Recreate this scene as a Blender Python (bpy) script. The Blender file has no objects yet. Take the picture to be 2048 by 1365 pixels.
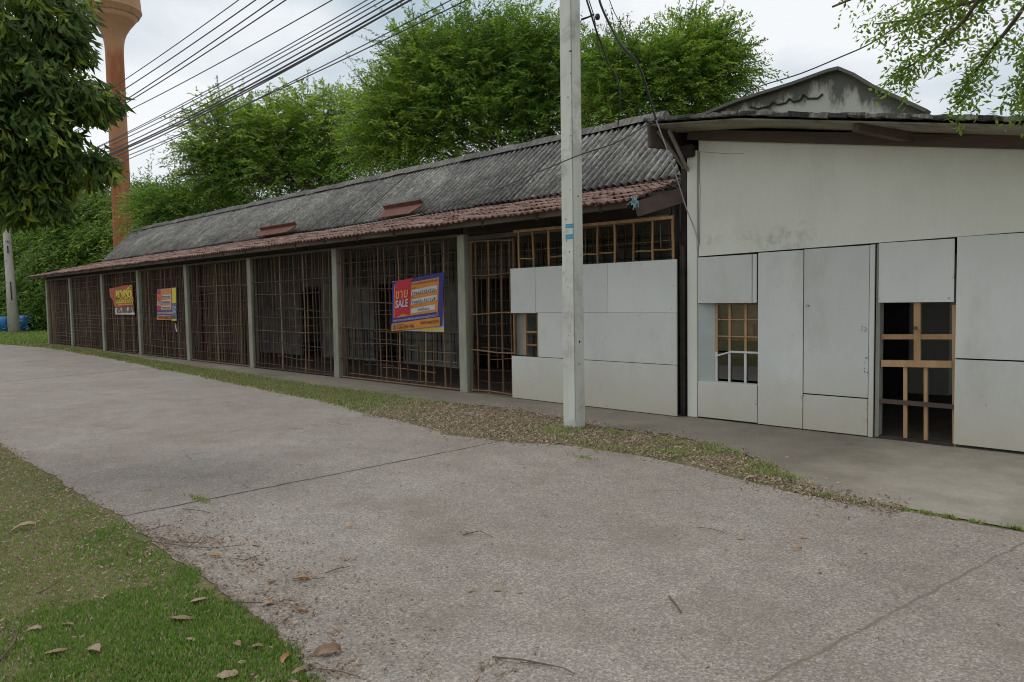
import bpy, math, random
import numpy as np
from mathutils import Vector, Matrix

# ------------------------------------------------------------------ camera, sky, sun
scene = bpy.context.scene
C = scene.collection
YAW, PITCH, ROLL = math.radians(133.842), math.radians(-3.3065), math.radians(-.9131)
F, CY, CZ = 1438.85, -8.213, 1.55          # focal length in photo pixels (2048 wide)
_f = np.array([math.cos(YAW)*math.cos(PITCH), math.sin(YAW)*math.cos(PITCH), math.sin(PITCH)])
_r = np.array([math.sin(YAW), -math.cos(YAW), 0.]); _u = np.cross(_r, _f)
_R = _r*math.cos(ROLL)+_u*math.sin(ROLL); _U = -_r*math.sin(ROLL)+_u*math.cos(ROLL)
CAM = np.array([0, CY, CZ])
cd = bpy.data.cameras.new('camera'); cam = bpy.data.objects.new('camera', cd); C.objects.link(cam)
cd.sensor_width = 36; cd.lens = 36*F/2048; cd.clip_start = .05; cd.clip_end = 2000
m = Matrix([[_R[0], _U[0], -_f[0], 0], [_R[1], _U[1], -_f[1], CY], [_R[2], _U[2], -_f[2], CZ], [0, 0, 0, 1]])
cam.matrix_world = m
scene.camera = cam
scene.view_settings.view_transform = 'Standard'; scene.view_settings.look = 'None'
scene.view_settings.exposure = 0.12; scene.view_settings.gamma = 1
scene.cycles.use_denoising = True; scene.cycles.filter_width = 1.05
scene.cycles.max_bounces = 6; scene.cycles.transparent_max_bounces = 12
SUN_EL, SUN_AZ = math.radians(60), math.radians(205)     # azimuth of the sun, from +x towards +y
w = bpy.data.worlds.new('World'); scene.world = w; w.use_nodes = True
nt = w.node_tree; nt.nodes.clear()
def N(nt, t, **k):
    n = nt.nodes.new(t)
    for a, b in k.items():
        if a.startswith('i_'): n.inputs[a[2:].replace('_', ' ')].default_value = b
        else: setattr(n, a, b)
    return n
sky = N(nt, 'ShaderNodeTexSky', sky_type='NISHITA', sun_disc=False, sun_elevation=SUN_EL, sun_rotation=math.pi/2-SUN_AZ)
tc = N(nt, 'ShaderNodeTexCoord'); mp = N(nt, 'ShaderNodeMapping'); mp.inputs['Scale'].default_value = (1, 1, 2.2)
mp.inputs['Location'].default_value = (.35, .2, 0)
nz = N(nt, 'ShaderNodeTexNoise', i_Scale=2.3, i_Detail=8., i_Roughness=.5)
rp = N(nt, 'ShaderNodeValToRGB'); rp.color_ramp.elements[0].position = .36; rp.color_ramp.elements[0].color = (4.6, 5.6, 6.3, 1)
rp.color_ramp.elements[1].position = .58; rp.color_ramp.elements[1].color = (9.0, 9.15, 9.3, 1)
mx = N(nt, 'ShaderNodeMix', data_type='RGBA'); mx.inputs[0].default_value = .93
bg = N(nt, 'ShaderNodeBackground'); bg.inputs['Strength'].default_value = .1
wo = N(nt, 'ShaderNodeOutputWorld')
L = nt.links.new
L(tc.outputs['Generated'], mp.inputs[0]); L(mp.outputs[0], nz.inputs['Vector']); L(nz.outputs[0], rp.inputs[0])
L(sky.outputs[0], mx.inputs[6]); L(rp.outputs[0], mx.inputs[7]); L(mx.outputs[2], bg.inputs[0]); L(bg.outputs[0], wo.inputs[0])
sd = bpy.data.lights.new('sun', 'SUN'); sd.energy = .9; sd.angle = math.radians(25); sd.color = (1, .96, .9)
so = bpy.data.objects.new('sun', sd); C.objects.link(so)
sv = Vector((math.cos(SUN_AZ)*math.cos(SUN_EL), math.sin(SUN_AZ)*math.cos(SUN_EL), math.sin(SUN_EL)))
so.rotation_euler = sv.to_track_quat('Z', 'Y').to_euler()

# ------------------------------------------------------------------ helpers
def ray(px, py): return _f*F+_R*(px-1024)+_U*(682.5-py)
def at(px, py, axis, val):
    d = ray(px, py); t = (val-CAM[axis])/d[axis]; return CAM+d*t
def fp(px, py, y=0.):
    p = at(px, py, 1, y); return p[0], p[2]
def gp(px, py, z=0.):
    p = at(px, py, 2, z); return p[0], p[1]
def far(px, py, dist):
    d = ray(px, py); d = d/np.linalg.norm(d[:2]); return CAM+d*dist
rng = random.Random(7); nr = np.random.default_rng(11)
def U(a, b): return rng.uniform(a, b)

def tag(o, label=None, cat=None, group=None, kind=None):
    if label: o['label'] = label
    if cat: o['category'] = cat
    if group: o['group'] = group
    if kind: o['kind'] = kind
    return o
def empty(name, loc, label, cat, group=None):
    o = bpy.data.objects.new(name, None); C.objects.link(o); o.location = loc; o.empty_display_size = .2
    return tag(o, label, cat, group)
def origin(o):
    v = Vector((0, 0, 0))
    while o is not None: v += o.location; o = o.parent
    return v
def link_mesh(name, me, mat, parent, loc):
    o = bpy.data.objects.new(name, me); C.objects.link(o)
    if parent is not None: o.parent = parent
    o.location = loc
    if mat is not None:
        for mm in (mat if isinstance(mat, (list, tuple)) else [mat]): me.materials.append(mm)
    return o

class MB:
    def __init__(s): s.v = []; s.f = []; s.t = []; s.m = []; s.mi = 0
    def add(s, vs, fs, tint=None):
        b = len(s.v); s.v += [tuple(float(c) for c in v) for v in vs]; s.f += [tuple(b+i for i in f) for f in fs]
        s.m += [s.mi]*len(fs); s.t += [U(0, 1) if tint is None else tint]*len(vs)
    def box(s, x0, x1, y0, y1, z0, z1, tint=None):
        x0, x1 = sorted((x0, x1)); y0, y1 = sorted((y0, y1)); z0, z1 = sorted((z0, z1))
        s.add([(x, y, z) for z in (z0, z1) for y in (y0, y1) for x in (x0, x1)],
              [(0, 2, 3, 1), (4, 5, 7, 6), (0, 1, 5, 4), (2, 6, 7, 3), (0, 4, 6, 2), (1, 3, 7, 5)], tint)
    def bar(s, p, q, w, h, up=(0, 0, 1), tint=None, w2=None, h2=None):
        p, q = Vector([float(a) for a in p]), Vector([float(a) for a in q]); d = (q-p).normalized(); r = d.cross(Vector(up))
        if r.length < 1e-4: r = d.cross(Vector((1, 0, 0)))
        r.normalize(); u = r.cross(d); vs = []
        for c, ww, hh in ((p, w, h), (q, w2 or w, h2 or h)):
            vs += [c-r*ww/2-u*hh/2, c+r*ww/2-u*hh/2, c+r*ww/2+u*hh/2, c-r*ww/2+u*hh/2]
        s.add(vs, [(0, 1, 2, 3), (7, 6, 5, 4), (0, 4, 5, 1), (1, 5, 6, 2), (2, 6, 7, 3), (3, 7, 4, 0)], tint)
    def tube(s, pts, r, n=6, tint=None):
        pts = [Vector([float(a) for a in p]) for p in pts]; k = len(pts); rs = r if isinstance(r, (list, tuple)) else [r]*k
        vs = []; fs = []; prev = None
        for i, p in enumerate(pts):
            d = (pts[min(i+1, k-1)]-pts[max(i-1, 0)]).normalized()
            a = d.cross(Vector((0, 0, 1)) if abs(d.z) < .9 else Vector((1, 0, 0))) if prev is None else (prev-d*prev.dot(d))
            a.normalize(); prev = a; b = d.cross(a)
            for j in range(n):
                t = 2*math.pi*j/n; vs.append(p+(a*math.cos(t)+b*math.sin(t))*rs[i])
        for i in range(k-1):
            for j in range(n): fs.append((i*n+j, i*n+(j+1) % n, (i+1)*n+(j+1) % n, (i+1)*n+j))
        fs.append(tuple(range(n))[::-1]); fs.append(tuple((k-1)*n+j for j in range(n)))
        s.add(vs, fs, tint)
    def prism(s, pts, a0, a1, axis=1, tint=None):   # closed polygon in the two other axes
        vs = []
        for a in (a0, a1):
            for p in pts:
                q = list(p); q.insert(axis, a); vs.append(q)
        n = len(pts)
        s.add(vs, [tuple(range(n)), tuple(range(n, 2*n))[::-1]]+[(i, i+n, (i+1) % n+n, (i+1) % n) for i in range(n)], tint)
    def lathe(s, prof, c, n=32, tint=None):
        vs = [(c[0]+r*math.cos(2*math.pi*j/n), c[1]+r*math.sin(2*math.pi*j/n), z) for r, z in prof for j in range(n)]
        fs = [(i*n+j, i*n+(j+1) % n, (i+1)*n+(j+1) % n, (i+1)*n+j) for i in range(len(prof)-1) for j in range(n)]
        fs += [tuple(range(n))[::-1], tuple((len(prof)-1)*n+j for j in range(n))]
        s.add(vs, fs, tint)
    def build(s, name, mat, parent=None, smooth=False, loc=None, bevel=0):
        o0 = origin(parent) if parent is not None else Vector((0, 0, 0))
        l = Vector(loc) if loc is not None else Vector((0, 0, 0)); off = o0 if parent is not None else l
        me = bpy.data.meshes.new(name)
        me.from_pydata([(v[0]-off.x, v[1]-off.y, v[2]-off.z) for v in s.v], [], s.f); 
        at_ = me.attributes.new('tint', 'FLOAT', 'POINT'); at_.data.foreach_set('value', s.t)
        me.polygons.foreach_set('material_index', s.m)
        if smooth: me.polygons.foreach_set('use_smooth', [True]*len(me.polygons))
        me.update()
        o = link_mesh(name, me, mat, parent, (0, 0, 0) if parent is not None else l)
        if bevel:
            b = o.modifiers.new('bevel', 'BEVEL'); b.width = bevel; b.segments = 2; b.limit_method = 'ANGLE'
        return o

# ------------------------------------------------------------------ materials
def mat(name, rough=.8, spec=.3):
    m = bpy.data.materials.new(name); m.use_nodes = True; nt = m.node_tree; nt.nodes.clear()
    p = N(nt, 'ShaderNodeBsdfPrincipled'); p.inputs['Roughness'].default_value = rough
    p.inputs['Specular IOR Level'].default_value = spec
    o = N(nt, 'ShaderNodeOutputMaterial'); nt.links.new(p.outputs[0], o.inputs[0])
    return m, nt, p
def coords(nt, scale=(1, 1, 1), kind='Object'):
    t = N(nt, 'ShaderNodeTexCoord'); mp = N(nt, 'ShaderNodeMapping'); mp.inputs['Scale'].default_value = scale
    nt.links.new(t.outputs[kind], mp.inputs[0]); return mp.outputs[0]
def noise(nt, vec, scale, detail=4, rough=.6):
    n = N(nt, 'ShaderNodeTexNoise', i_Scale=scale, i_Detail=float(detail), i_Roughness=rough)
    nt.links.new(vec, n.inputs['Vector']); return n.outputs[0]
def ramp(nt, fac, stops):
    r = N(nt, 'ShaderNodeValToRGB'); e = r.color_ramp.elements
    while len(e) < len(stops): e.new(.5)
    for q, (p, c) in zip(e, stops): q.position = p; q.color = (c[0], c[1], c[2], 1) if isinstance(c, (tuple, list)) else (c, c, c, 1)
    nt.links.new(fac, r.inputs[0]); return r.outputs[0]
def mix(nt, fac, a, b, mode='MIX'):
    n = N(nt, 'ShaderNodeMix', data_type='RGBA', blend_type=mode)
    for i, v in ((0, fac), (6, a), (7, b)):
        if isinstance(v, (int, float)): n.inputs[i].default_value = v if i == 0 else (v, v, v, 1)
        elif isinstance(v, tuple): n.inputs[i].default_value = (*v, 1)
        else: nt.links.new(v, n.inputs[i])
    return n.outputs[2]
def mth(nt, op, a, b=0., c=None):
    n = N(nt, 'ShaderNodeMath', operation=op)
    for i, v in enumerate((a, b) if c is None else (a, b, c)):
        if isinstance(v, (int, float)): n.inputs[i].default_value = v
        else: nt.links.new(v, n.inputs[i])
    return n.outputs[0]
def bump(nt, p, h, strength=.3, dist=.01):
    b = N(nt, 'ShaderNodeBump'); b.inputs['Strength'].default_value = strength; b.inputs['Distance'].default_value = dist
    nt.links.new(h, b.inputs['Height']); nt.links.new(b.outputs[0], p.inputs['Normal'])
def tint(nt):
    a = N(nt, 'ShaderNodeAttribute', attribute_name='tint'); return a.outputs['Fac']
def simple(name, col, rough=.8, var=.25, scale=6., spec=.3, stretch=(1, 1, 1), dirt=None, bmp=.2):
    m, nt, p = mat(name, rough, spec); v = coords(nt, stretch); n = noise(nt, v, scale, 6)
    c0 = tuple(c*(1-var) for c in col); c1 = tuple(min(1, c*(1+var)) for c in col)
    c = ramp(nt, n, [(.3, c0), (.7, c1)])
    if dirt is not None:
        d = ramp(nt, noise(nt, coords(nt), dirt[1], 8, .7), [(dirt[2], 0.), (dirt[3], 1.)]); c = mix(nt, d, c, dirt[0])
    nt.links.new(c, p.inputs['Base Color']); bump(nt, p, noise(nt, v, scale*6, 4), bmp, .01)
    return m
def tinted(name, stops, rough=.75, scale=10, stretch=(1, 1, 1), var=.35, spec=.3):
    m, nt, p = mat(name, rough, spec); c = ramp(nt, tint(nt), stops)
    v = coords(nt, stretch); g = ramp(nt, noise(nt, v, scale, 5), [(.25, 1-var), (.75, 1+var)])
    nt.links.new(mix(nt, 1., c, g, 'MULTIPLY'), p.inputs['Base Color']); bump(nt, p, noise(nt, v, scale*4, 3), .25, .005)
    return m

M = {}
# road: worn concrete with exposed aggregate and three cross joints
def road_mat(name, joints, base0, base1, agg=1.):
    m, nt, p = mat(name, .85, .25); v = coords(nt)
    big = noise(nt, v, .55, 5); mid = noise(nt, v, 3.5, 6, .65); fine = noise(nt, v, 55, 3, .7)
    c = ramp(nt, big, [(.3, base0), (.7, base1)])
    c = mix(nt, 1., c, ramp(nt, mid, [(.25, .84), (.75, 1.12)]), 'MULTIPLY')
    vo = N(nt, 'ShaderNodeTexVoronoi', i_Scale=105.); nt.links.new(v, vo.inputs['Vector'])
    vc = ramp(nt, vo.outputs['Color'], [(.2, 1-.28*agg), (.62, 1.0), (.92, 1+.42*agg)])
    c = mix(nt, 1., c, vc, 'MULTIPLY')
    c = mix(nt, 1., c, ramp(nt, fine, [(.3, 1-.25*agg), (.7, 1+.22*agg)]), 'MULTIPLY')
    if agg < .5:   # paler, newer concrete in front of the doorway
        s2 = N(nt, 'ShaderNodeSeparateXYZ'); nt.links.new(v, s2.inputs[0]); nn = mth(nt, 'MULTIPLY', mth(nt, 'SUBTRACT', noise(nt, v, 1.5, 6), .5), 1.6)
        mk = mth(nt, 'MULTIPLY', mth(nt, 'ADD', mth(nt, 'ADD', s2.outputs[0], 2.7), nn), 1.1); mk = mth(nt, 'MINIMUM', mth(nt, 'MAXIMUM', mk, 0.), 1.)
        c = mix(nt, mk, c, mix(nt, 1., c, (1.55, 1.58, 1.6), 'MULTIPLY'))
    st = ramp(nt, noise(nt, v, 1.3, 8, .7), [(.5, 0.), (.72, .6)]); c = mix(nt, st, c, (.2, .16, .125))
    fl = ramp(nt, noise(nt, v, 22, 5, .85), [(.64, 0.), (.70, .75)]); c = mix(nt, fl, c, (.13, .1, .075))
    vk = N(nt, 'ShaderNodeTexVoronoi', feature='DISTANCE_TO_EDGE', i_Scale=.42); nd = N(nt, 'ShaderNodeTexNoise', i_Scale=3.2, i_Detail=6.); nt.links.new(v, nd.inputs['Vector'])
    nt.links.new(mix(nt, .16, v, nd.outputs['Color']), vk.inputs['Vector'])
    ck = mth(nt, 'MULTIPLY', ramp(nt, vk.outputs['Distance'], [(0., 1.), (.0035, .0)]), ramp(nt, noise(nt, v, .9, 4), [(.52, 0.), (.6, .6)])); c = mix(nt, ck, c, (.1, .08, .06))
    sp = N(nt, 'ShaderNodeSeparateXYZ'); nt.links.new(v, sp.inputs[0])
    wob = mth(nt, 'MULTIPLY', mth(nt, 'SUBTRACT', noise(nt, v, 5, 4), .5), .06)
    hh = None
    for x0, k, wd, col in joints:
        d = mth(nt, 'SUBTRACT', mth(nt, 'SUBTRACT', sp.outputs[0], x0), mth(nt, 'MULTIPLY', sp.outputs[1], k))
        d = mth(nt, 'ABSOLUTE', mth(nt, 'ADD', d, wob))
        ms = mth(nt, 'SUBTRACT', 1., mth(nt, 'SMOOTH_MIN', mth(nt, 'DIVIDE', d, wd), 1., .3))
        ms = mth(nt, 'MULTIPLY', mth(nt, 'MAXIMUM', ms, 0.), 1.25)
        ms = mth(nt, 'MINIMUM', mth(nt, 'MULTIPLY', ms, ramp(nt, noise(nt, v, 9, 3), [(.3, .35), (.55, 1.2)])), 1.)
        c = mix(nt, ms, c, col); hh = ms if hh is None else mth(nt, 'MAXIMUM', hh, ms)
    nt.links.new(c, p.inputs['Base Color'])
    h = mth(nt, 'ADD', vo.outputs['Distance'], mth(nt, 'MULTIPLY', fine, .6))
    if hh is not None: h = mth(nt, 'SUBTRACT', h, mth(nt, 'MULTIPLY', hh, 2.))
    bump(nt, p, h, .55, .006)
    return m
M['road'] = road_mat('worn_concrete_road', [(-5.37, .052, .022, (.075, .055, .035)), (-19.19, -.245, .05, (.1, .08, .06)), (-.23, .182, .012, (.19, .165, .12))], (.275, .235, .201), (.345, .303, .264))
M['apron'] = road_mat('smooth_concrete_apron', [(-1.05, -.35, .006, (.07, .06, .045))], (.155, .135, .105), (.27, .24, .195), .22)
# soil with dry thatch
m_, nt_, p_ = mat('soil', .95, .1); v_ = coords(nt_)
c_ = ramp(nt_, noise(nt_, v_, 1.6, 7, .7), [(.32, (.10, .125, .04)), (.5, (.17, .155, .075)), (.68, (.24, .19, .12))])
c_ = mix(nt_, 1., c_, ramp(nt_, noise(nt_, v_, 60, 3), [(.3, .55), (.7, 1.35)]), 'MULTIPLY')
nt_.links.new(c_, p_.inputs['Base Color']); bump(nt_, p_, noise(nt_, v_, 40, 4), .8, .02); M['soil'] = m_

def leaf_mat(name, stops, trans=.35, rough=.55):
    m, nt, p = mat(name, rough, .35); c = ramp(nt, tint(nt), stops)
    nt.links.new(c, p.inputs['Base Color'])
    t = N(nt, 'ShaderNodeBsdfTranslucent'); nt.links.new(mix(nt, 1., c, (1.25, 1.3, .6), 'MULTIPLY'), t.inputs[0])
    ms = N(nt, 'ShaderNodeMixShader'); ms.inputs[0].default_value = trans
    nt.links.new(p.outputs[0], ms.inputs[1]); nt.links.new(t.outputs[0], ms.inputs[2])
    nt.links.new(ms.outputs[0], [n for n in nt.nodes if n.type == 'OUTPUT_MATERIAL'][0].inputs[0])
    return m
M['leaf_bright'] = leaf_mat('feathery_leaf', [(0, (.06, .125, .025)), (.45, (.15, .27, .045)), (.8, (.29, .40, .065)), (1, (.42, .50, .1))], .42)
M['leaf_mid'] = leaf_mat('hedge_leaf', [(0, (.06, .12, .028)), (.6, (.17, .29, .055)), (1, (.33, .42, .09))], .4)
M['leaf_big'] = leaf_mat('broad_leaf', [(0, (.04, .075, .022)), (.5, (.11, .18, .038)), (1, (.36, .45, .09))], .38, .55)
M['leaf_right'] = leaf_mat('small_leaf', [(0, (.1, .18, .035)), (.6, (.2, .31, .05)), (1, (.34, .42, .08))], .45)
M['grass'] = leaf_mat('grass_blade', [(0, (.13, .23, .035)), (.4, (.23, .38, .065)), (.8, (.34, .39, .12)), (.86, (.36, .31, .17)), (1, (.48, .42, .28))], .25, .7)
M['thatch'] = leaf_mat('dry_thatch', [(0, (.13, .085, .058)), (.5, (.28, .2, .14)), (1, (.5, .4, .3))], .1, .8)
M['dryleaf'] = leaf_mat('dry_leaf', [(0, (.13, .07, .035)), (.45, (.28, .19, .12)), (.8, (.38, .29, .21)), (1, (.42, .2, .07))], .1, .75)
M['bark'] = simple('bark', (.12, .095, .07), .9, .4, 8, .1, (1, 1, .25), None, .8)
M['bamboo'] = tinted('bamboo', [(0, (.035, .021, .015)), (.5, (.085, .05, .032)), (.8, (.16, .095, .06)), (1, (.32, .205, .12))], .7, 8, (1, 1, .2), .4)
M['bamboo_far'] = tinted('bamboo_weathered', [(0, (.04, .024, .017)), (.5, (.08, .048, .033)), (.85, (.14, .092, .055)), (1, (.26, .21, .11))], .8, 8, (1, 1, .2), .4)
M['bamboo_pale'] = tinted('bamboo_pale', [(0, (.2, .11, .05)), (1, (.36, .21, .1))], .6, 8, (1, 1, .2), .35)
M['wood_new'] = tinted('planed_wood', [(0, (.31, .185, .09)), (1, (.42, .265, .14))], .6, 7, (1, 1, .25), .25)
M['wood_dark'] = simple('dark_timber', (.045, .037, .03), .8, .4, 5, .2, (.4, 1, 1), None, .3)
M['wood_brown'] = simple('brown_timber', (.1, .072, .058), .75, .35, 4, .25, (.3, 1, 1), None, .3)
M['post'] = simple('mossy_concrete_post', (.27, .27, .21), .85, .22, 5, .2, (1, 1, .3), ((.12, .11, .08), 3, .55, .8))
M['pole'] = simple('pale_concrete', (.60, .605, .54), .85, .12, 5, .2, (1, 1, .2), ((.22, .21, .16), 2.6, .5, .8))
M['pole_far'] = simple('whitewashed_concrete', (.5, .47, .42), .85, .15, 3, .2, (1, 1, .3), ((.12, .11, .1), 1.6, .58, .66))
M['black'] = simple('black_rubber', (.02, .02, .022), .5, .2)
M['wire'] = simple('cable_sheath', (.035, .035, .04), .5, .2)
M['wire_pale'] = simple('steel_cable', (.35, .38, .4), .45, .2, 40)
def plaster(name, col, stain, low, bot=(.42, .39, .31)):
    m, nt, p = mat(name, .75, .3); v = coords(nt); big = noise(nt, v, .8, 5)
    c = ramp(nt, big, [(.3, tuple(a*.93 for a in col)), (.7, tuple(a*1.04 for a in col))])
    c = mix(nt, 1., c, ramp(nt, noise(nt, coords(nt, (1, 1, .3)), 3, 6), [(.3, .97), (.7, 1.02)]), 'MULTIPLY')
    sp = N(nt, 'ShaderNodeSeparateXYZ'); nt.links.new(v, sp.inputs[0])
    c = mix(nt, 1., c, ramp(nt, tint(nt), [(0, .93), (1, 1.05)]), 'MULTIPLY')
    scf = ramp(nt, noise(nt, coords(nt, (1, 1, .5)), 1.7, 9, .75), [(.5, 0.), (.74, .38 if low else .16)]); c = mix(nt, scf, c, tuple(a*.62 for a in bot))
    if low:  # splash dirt on the lowest part of the boards
        g = mth(nt, 'SUBTRACT', 1., mth(nt, 'DIVIDE', mth(nt, 'ADD', sp.outputs[2], mth(nt, 'MULTIPLY', mth(nt, 'SUBTRACT', noise(nt, v, 2.5, 5), .5), .5)), .75))
        g = mth(nt, 'MULTIPLY', mth(nt, 'MAXIMUM', g, 0.), .95); c = mix(nt, g, c, bot)
    for sx, sz, rx, rz in stain:
        dx = mth(nt, 'POWER', mth(nt, 'DIVIDE', mth(nt, 'SUBTRACT', sp.outputs[0], sx), rx), 2.)
        dz = mth(nt, 'POWER', mth(nt, 'DIVIDE', mth(nt, 'SUBTRACT', sp.outputs[2], sz), rz), 2.)
        k = mth(nt, 'MAXIMUM', mth(nt, 'SUBTRACT', 1., mth(nt, 'ADD', dx, dz)), 0.)
        k = mth(nt, 'MULTIPLY', mth(nt, 'POWER', k, .5), ramp(nt, noise(nt, v, 7, 8, .75), [(.47, 0.), (.74, .62)])); c = mix(nt, k, c, (.15, .14, .08))
    sp2 = ramp(nt, noise(nt, v, 16, 2), [(.74, 0.), (.78, .6)]); c = mix(nt, sp2, c, tuple(a*.7 for a in col))
    nt.links.new(c, p.inputs['Base Color']); bump(nt, p, noise(nt, v, 30, 5), .08, .01)
    return m
M['plaster'] = plaster('cream_plaster', (.69, .69, .605), [(-3.95, 2.28, .2, .14), (-3.42, 2.22, .3, .2), (-3.7, 2.15, .15, .1), (-4.4, 2.25, .2, .08)], False)
M['board'] = plaster('painted_board', (.59, .6, .565), [(-6.3, 1.6, .3, .2), (-5.1, 1.75, .3, .25), (-5.3, 1.0, .4, .2)], True, (.5, .46, .37))
M['jamb'] = simple('painted_jamb', (.42, .45, .43), .7, .08, 4)
M['grey_wood'] = simple('grey_wood_jamb', (.24, .24, .2), .8, .25, 6, .2, (1, 1, .2))
M['interior'] = simple('interior_plaster', (.21, .215, .19), .9, .3, 2.5, .1, (1, 1, 1), ((.12, .1, .08), 1.5, .5, .75))
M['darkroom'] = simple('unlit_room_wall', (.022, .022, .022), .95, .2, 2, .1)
M['floor_in'] = simple('packed_red_floor', (.085, .06, .047), .9, .3, 3, .15)
# roofs
m_, nt_, p_ = mat('grey_corrugated_sheet', .9, .15); v_ = coords(nt_, (1, .12, .12))
c_ = ramp(nt_, noise(nt_, v_, 22, 6, .75), [(.3, (.11, .104, .093)), (.5, (.19, .18, .163)), (.72, (.32, .305, .28))])
c_ = mix(nt_, 1., c_, ramp(nt_, noise(nt_, coords(nt_), 1.1, 5), [(.3, .68), (.7, 1.25)]), 'MULTIPLY')
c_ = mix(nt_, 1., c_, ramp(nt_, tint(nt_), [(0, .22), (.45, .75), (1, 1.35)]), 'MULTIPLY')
c_ = mix(nt_, 1., c_, ramp(nt_, noise(nt_, coords(nt_, (1, .35, .35)), 30, 5, .8), [(.35, .5), (.5, 1.), (.66, 1.65)]), 'MULTIPLY')
c_ = mix(nt_, ramp(nt_, noise(nt_, coords(nt_), 26, 6, .8), [(.58, 0.), (.68, .7)]), c_, (.05, .047, .04))
nt_.links.new(c_, p_.inputs['Base Color']); bump(nt_, p_, noise(nt_, coords(nt_), 60, 4), .5, .01); M['roof_grey'] = m_
m_, nt_, p_ = mat('rusty_corrugated_sheet', .85, .2); v_ = coords(nt_, (1, .3, .3))
c_ = ramp(nt_, noise(nt_, v_, 14, 6, .7), [(.28, (.13, .066, .052)), (.5, (.25, .148, .12)), (.66, (.34, .235, .2)), (.8, (.5, .43, .39))])
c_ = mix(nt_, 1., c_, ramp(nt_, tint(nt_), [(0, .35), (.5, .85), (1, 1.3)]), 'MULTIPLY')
c_ = mix(nt_, ramp(nt_, noise(nt_, coords(nt_), 9, 7, .75), [(.52, 0.), (.62, .85)]), c_, (.085, .05, .04))
c_ = mix(nt_, ramp(nt_, noise(nt_, coords(nt_, (1, .6, .6)), 17, 6, .8), [(.57, 0.), (.64, .8)]), c_, (.55, .47, .42))
nt_.links.new(c_, p_.inputs['Base Color']); bump(nt_, p_, noise(nt_, coords(nt_), 60, 4), .5, .01); M['roof_red'] = m_
M['terracotta'] = simple('terracotta', (.17, .08, .06), .8, .3, 4, .2, (1, 1, 1), ((.08, .045, .035), 5, .5, .75))
# stained rear gable
m_, nt_, p_ = mat('mould_stained_plaster', .9, .15); v_ = coords(nt_); sp_ = N(nt_, 'ShaderNodeSeparateXYZ'); nt_.links.new(v_, sp_.inputs[0])
s_ = noise(nt_, coords(nt_, (1, 1, .35)), 3.2, 9, .75)
hgt = mth(nt_, 'ADD', s_, mth(nt_, 'MULTIPLY', mth(nt_, 'SUBTRACT', tint(nt_), .5), .5))
c_ = ramp(nt_, hgt, [(.40, (.46, .46, .39)), (.48, (.33, .33, .28)), (.56, (.13, .13, .11))])
nt_.links.new(c_, p_.inputs['Base Color']); bump(nt_, p_, noise(nt_, v_, 30, 5), .5, .02); M['gable'] = m_
# tower
m_, nt_, p_ = mat('faded_orange_paint', .7, .3); v_ = coords(nt_, (1, 1, 1)); sp_ = N(nt_, 'ShaderNodeSeparateXYZ'); nt_.links.new(v_, sp_.inputs[0])
c_ = ramp(nt_, noise(nt_, coords(nt_, (1, 1, .25)), 1.3, 5), [(.3, (.27, .085, .032)), (.55, (.37, .13, .052)), (.8, (.46, .25, .15))])
zf = mth(nt_, 'ADD', mth(nt_, 'DIVIDE', sp_.outputs[2], 20.), mth(nt_, 'MULTIPLY', mth(nt_, 'SUBTRACT', noise(nt_, coords(nt_, (1, 1, .15)), 2.5, 6), .5), .06))
bands = ramp(nt_, zf, [(.0, 0.), (.50, 0.), (.54, .55), (.615, .55), (.64, 0.), (.765, 0.), (.79, .7), (1., .8)])
c_ = mix(nt_, bands, c_, (.47, .28, .16))
c_ = mix(nt_, ramp(nt_, noise(nt_, coords(nt_, (1, 1, .08)), 4.5, 7, .7), [(.55, 0.), (.75, .7)]), c_, (.5, .36, .27))
c_ = mix(nt_, ramp(nt_, noise(nt_, coords(nt_, (1, 1, .1)), 6.5, 7, .7), [(.58, 0.), (.72, .6)]), c_, (.16, .06, .03))
nt_.links.new(c_, p_.inputs['Base Color']); M['tower'] = m_
M['blue_plastic'] = simple('blue_plastic', (.02, .15, .42), .45, .2, 3)
def flat(name, col, rough=.55): 
    m, nt, p = mat(name, rough, .35); n = noise(nt, coords(nt), 3, 4)
    nt.links.new(ramp(nt, n, [(.3, tuple(c*.85 for c in col)), (.7, tuple(min(1, c*1.1) for c in col))]), p.inputs['Base Color']); return m
for k, c in dict(v_blue=(.02, .025, .2), v_orange=(.55, .2, .03), v_red=(.45, .01, .03), v_white=(.5, .5, .52), v_yellow=(.6, .5, .03), v_redorange=(.4, .05, .015), v_grey=(.11, .11, .2), v_ink=(.03, .03, .09), v_brown=(.16, .06, .02), v_cyan=(.03, .3, .5), v_lorange=(.75, .3, .1)).items(): M[k] = flat('vinyl_'+k[2:], c)
m_, nt_, p_ = mat('window_glass', .04, .5); p_.inputs['Base Color'].default_value = (.02, .02, .02, 1)
t_ = N(nt_, 'ShaderNodeBsdfTransparent'); ms_ = N(nt_, 'ShaderNodeMixShader'); fr = N(nt_, 'ShaderNodeFresnel', i_IOR=1.5)
nt_.links.new(mth(nt_, 'ADD', fr.outputs[0], .08), ms_.inputs[0]); nt_.links.new(t_.outputs[0], ms_.inputs[1])
g_ = N(nt_, 'ShaderNodeBsdfGlossy'); g_.inputs['Roughness'].default_value = .03; nt_.links.new(g_.outputs[0], ms_.inputs[2])
nt_.links.new(ms_.outputs[0], [n for n in nt_.nodes if n.type == 'OUTPUT_MATERIAL'][0].inputs[0]); M['glass'] = m_

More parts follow.
